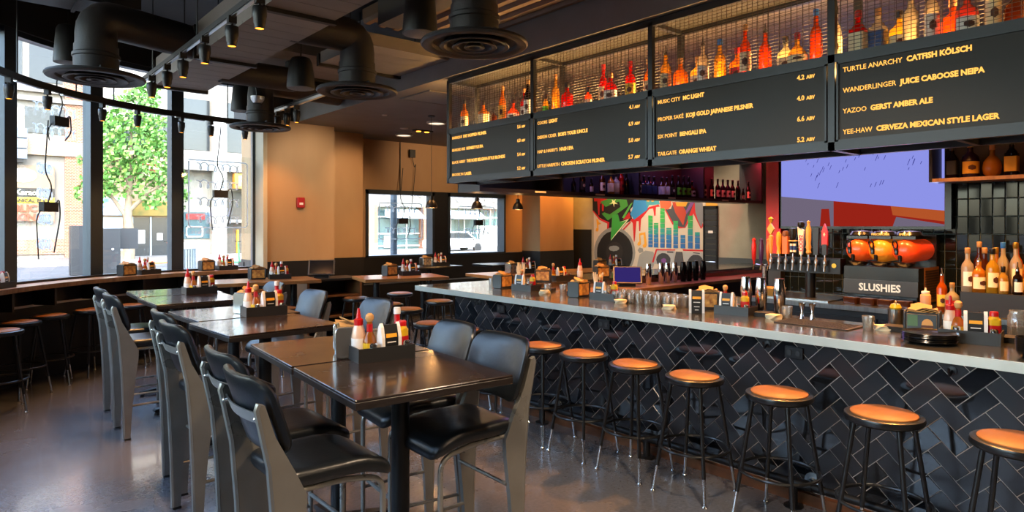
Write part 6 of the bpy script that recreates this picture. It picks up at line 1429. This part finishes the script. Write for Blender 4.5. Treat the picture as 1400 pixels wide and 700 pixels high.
# tree
tr = T('street_tree', 'leafy green street tree in front of the shop doors', 'tree', (7.3, 40, -.05))
random.seed(21)
O('trunk', MB().tube([(0, 0, 0), (.06, 0, 1.2), (-.05, 0, 2.2), (.0, .05, 3.3), (.1, 0, 5.0), (.15, .1, 7.2)], [.3, .25, .22, .17, .12, .05], 10).tube([(-.05, 0, 2.2), (-.8, .2, 3.4), (-1.5, .2, 4.2)], [.13, .09, .04], 8).tube([(0, 0, 2.6), (.9, -.2, 3.6), (1.9, -.3, 4.3)], [.13, .09, .04], 8).tube([(.05, 0, 4), (-.6, -.2, 5.2), (-1, 0, 6)], [.09, .06, .03], 8), mat('bark', '#8a7a66', .9, noise=(4, '#6f604e', 2)), tr)
lf = MB()
blobs = [(0, 0, 6.2, 1.7), (-1.1, 0, 5.0, 1.2), (1.2, 0, 5.4, 1.4), (.3, 0, 7.9, 1.3), (-1.4, 0, 3.9, .9), (1.9, 0, 4.2, 1.1), (2.4, 0, 3.3, .7), (-.2, .2, 4.2, 1.1), (.9, .2, 9.0, .8), (-.9, 0, 6.6, 1.0), (1.6, 0, 6.8, 1.1), (-2.0, 0, 3.4, .5), (1.0, -.2, 3.2, .6)]
for bx, by, bz, br_ in blobs:
    for k in range(int(520*br_*br_/1.6)):
        v = Vector((random.gauss(0, 1), random.gauss(0, 1), random.gauss(0, 1))).normalized()*br_*random.uniform(.55, 1.05)
        c0 = Vector((bx, by, bz))+v
        if random.random() < .25 and v.z < 0: continue
        n = Vector((random.gauss(0, 1), random.gauss(0, 1), random.gauss(.5, 1))).normalized(); u = n.orthogonal().normalized(); w_ = n.cross(u); s_ = random.uniform(.06, .12)
        lf.k = random.choice((0, 0, 1)); lf.add([tuple(c0+u*s_*1.5), tuple(c0+w_*s_), tuple(c0-u*s_*1.5), tuple(c0-w_*s_)], [(0, 1, 2, 3)])
O('foliage', lf, [mat('leaf_green', '#4f8034', .6), mat('leaf_light', '#7da24e', .6)], tr, False)
# kerbside things
def kiosk(label, x, y, w_, h, name='utility_cabinet'):
    t = T(name, label, 'utility cabinet', (x, y, -.1)); O('cabinet_body', MB().rprism(w_, .5, .05, h, .03, .01), mat('cabinet_black', '#1f2226', .4), t); O('plinth', MB().box(-w_/2+.03, w_/2-.03, -.22, .22, 0, .06), m_dark, t, False)
    O('lock', MB().at(.05, -.25, h*.55, 0, PI/2).lathe([(0, 0), (.04, 0), (.03, .02), (0, .02)], 12), m_wht, t); return t
kiosk('tall black street cabinet left of the window post', 3.7, 28.5, .75, 1.85); kiosk('black street cabinet right of the window post', 4.65, 28.9, .62, 1.75)
t = T('street_sign', 'dark rectangular street sign on a post beside the tree trunk', 'street sign', (5.35, 29.2, -.1)); O('post', MB().lathe([(.03, 0), (.03, 1.7)], 8), m_alum, t); O('sign_plate', MB().box(-.35, .3, -.05, -.02, .95, 1.75), mat('cabinet_black', '#1f2226', .4), t, False)
t = T('litter_bin', 'grey slatted litter bin on the pavement', 'litter bin', (7.45, 29.1, -.1)); q = MB()
for k in range(18): a = 2*PI*k/18; q.at(.27*math.cos(a), .27*math.sin(a), 0, a).box(-.012, .012, -.035, .035, .08, .9)
O('slats', q, mat('bin_grey', '#5a6468', .5), t, False); O('liner', MB().lathe([(0, .05), (.24, .05), (.25, .88), (.22, .88), (.2, .1), (0, .1)], 18), m_dark, t); O('rim', MB().ring(.28, .02, .9, 24), mat('bin_grey', '#5a6468', .5), t)
def scooter(label, x, y, rz, c_):
    t = T('electric_scooter', label, 'scooter', (x, y, -.1), rz, 'parked electric scooters'); m_ = mat('scooter_'+c_, {'green': '#2fa84a', 'orange': '#e8722a'}[c_], .4)
    O('deck', MB().at(0, 0, .13).rprism(.75, .16, 0, .05, .04, .01), m_, t); O('stem', MB().tube([(.42, 0, .12), (.38, 0, .5), (.33, 0, 1.1)], .03, 10), m_, t); O('handlebar', MB().tube([(.33, -.25, 1.12), (.33, .25, 1.12)], .018, 8), m_dark, t)
    for x_ in (-.45, .45): O('wheel', MB().at(x_, 0, .11, 0, PI/2).ring(.09, .025, 0, 20), m_dark, t)
    O('rear_guard', MB().tube(fil([(-.3, 0, .2), (-.5, 0, .26), (-.58, 0, .18)], .06), .03, 8), m_, t)
scooter('orange electric scooter parked before the shop doors', 7.35, 33.2, .4, 'orange'); scooter('green electric scooter parked right of the window post', 8.0, 33.0, 1.2, 'green'); scooter('green electric scooter parked below the white column', 9.9, 31.5, .2, 'green')
t = T('lamp_post', 'dark lamp post on the pavement outside the left back window', 'lamp post', (7.62, 13, -.02)); O('post', MB().lathe([(.12, 0), (.12, .3), (.08, .34), (.075, 4.5), (0, 4.5)], 16), mat('post_slate', '#3f4c58', .5), t); O('base', MB().lathe([(0, 0), (.17, 0), (.17, .1), (.12, .14), (0, .14)], 16), mat('post_slate', '#3f4c58', .5), t)
t = T('parked_car', 'white car parked in front of the storefronts', 'car', (27.6, 38.5, -.12), 0); mw_ = mat('car_white', '#eeeeec', .25, coat=.5)
O('body', MB().prism([(-2.2, .35), (2.2, .35), (2.25, .75), (1.6, .92), (-1.5, .98), (-2.2, .85)], -.88, .88, 'y'), mw_, t, False); O('cabin', MB().prism([(-1.5, .95), (1.3, .92), (.6, 1.45), (-1.0, 1.48)], -.75, .75, 'y'), mw_, t, False)
O('side_window', MB().prism([(-1.3, 1.0), (1.05, .98), (.5, 1.38), (-.92, 1.4)], -.77, .77, 'y'), m_dg, t, False)
for x in (-1.35, 1.35):
    for y in (-.8, .8): O('wheel', MB().at(x, y, .33, 0, PI/2).lathe([(0, -.1), (.2, -.1), (.33, -.09), (.33, .09), (.2, .1), (0, .1)], 20), m_dark, t)
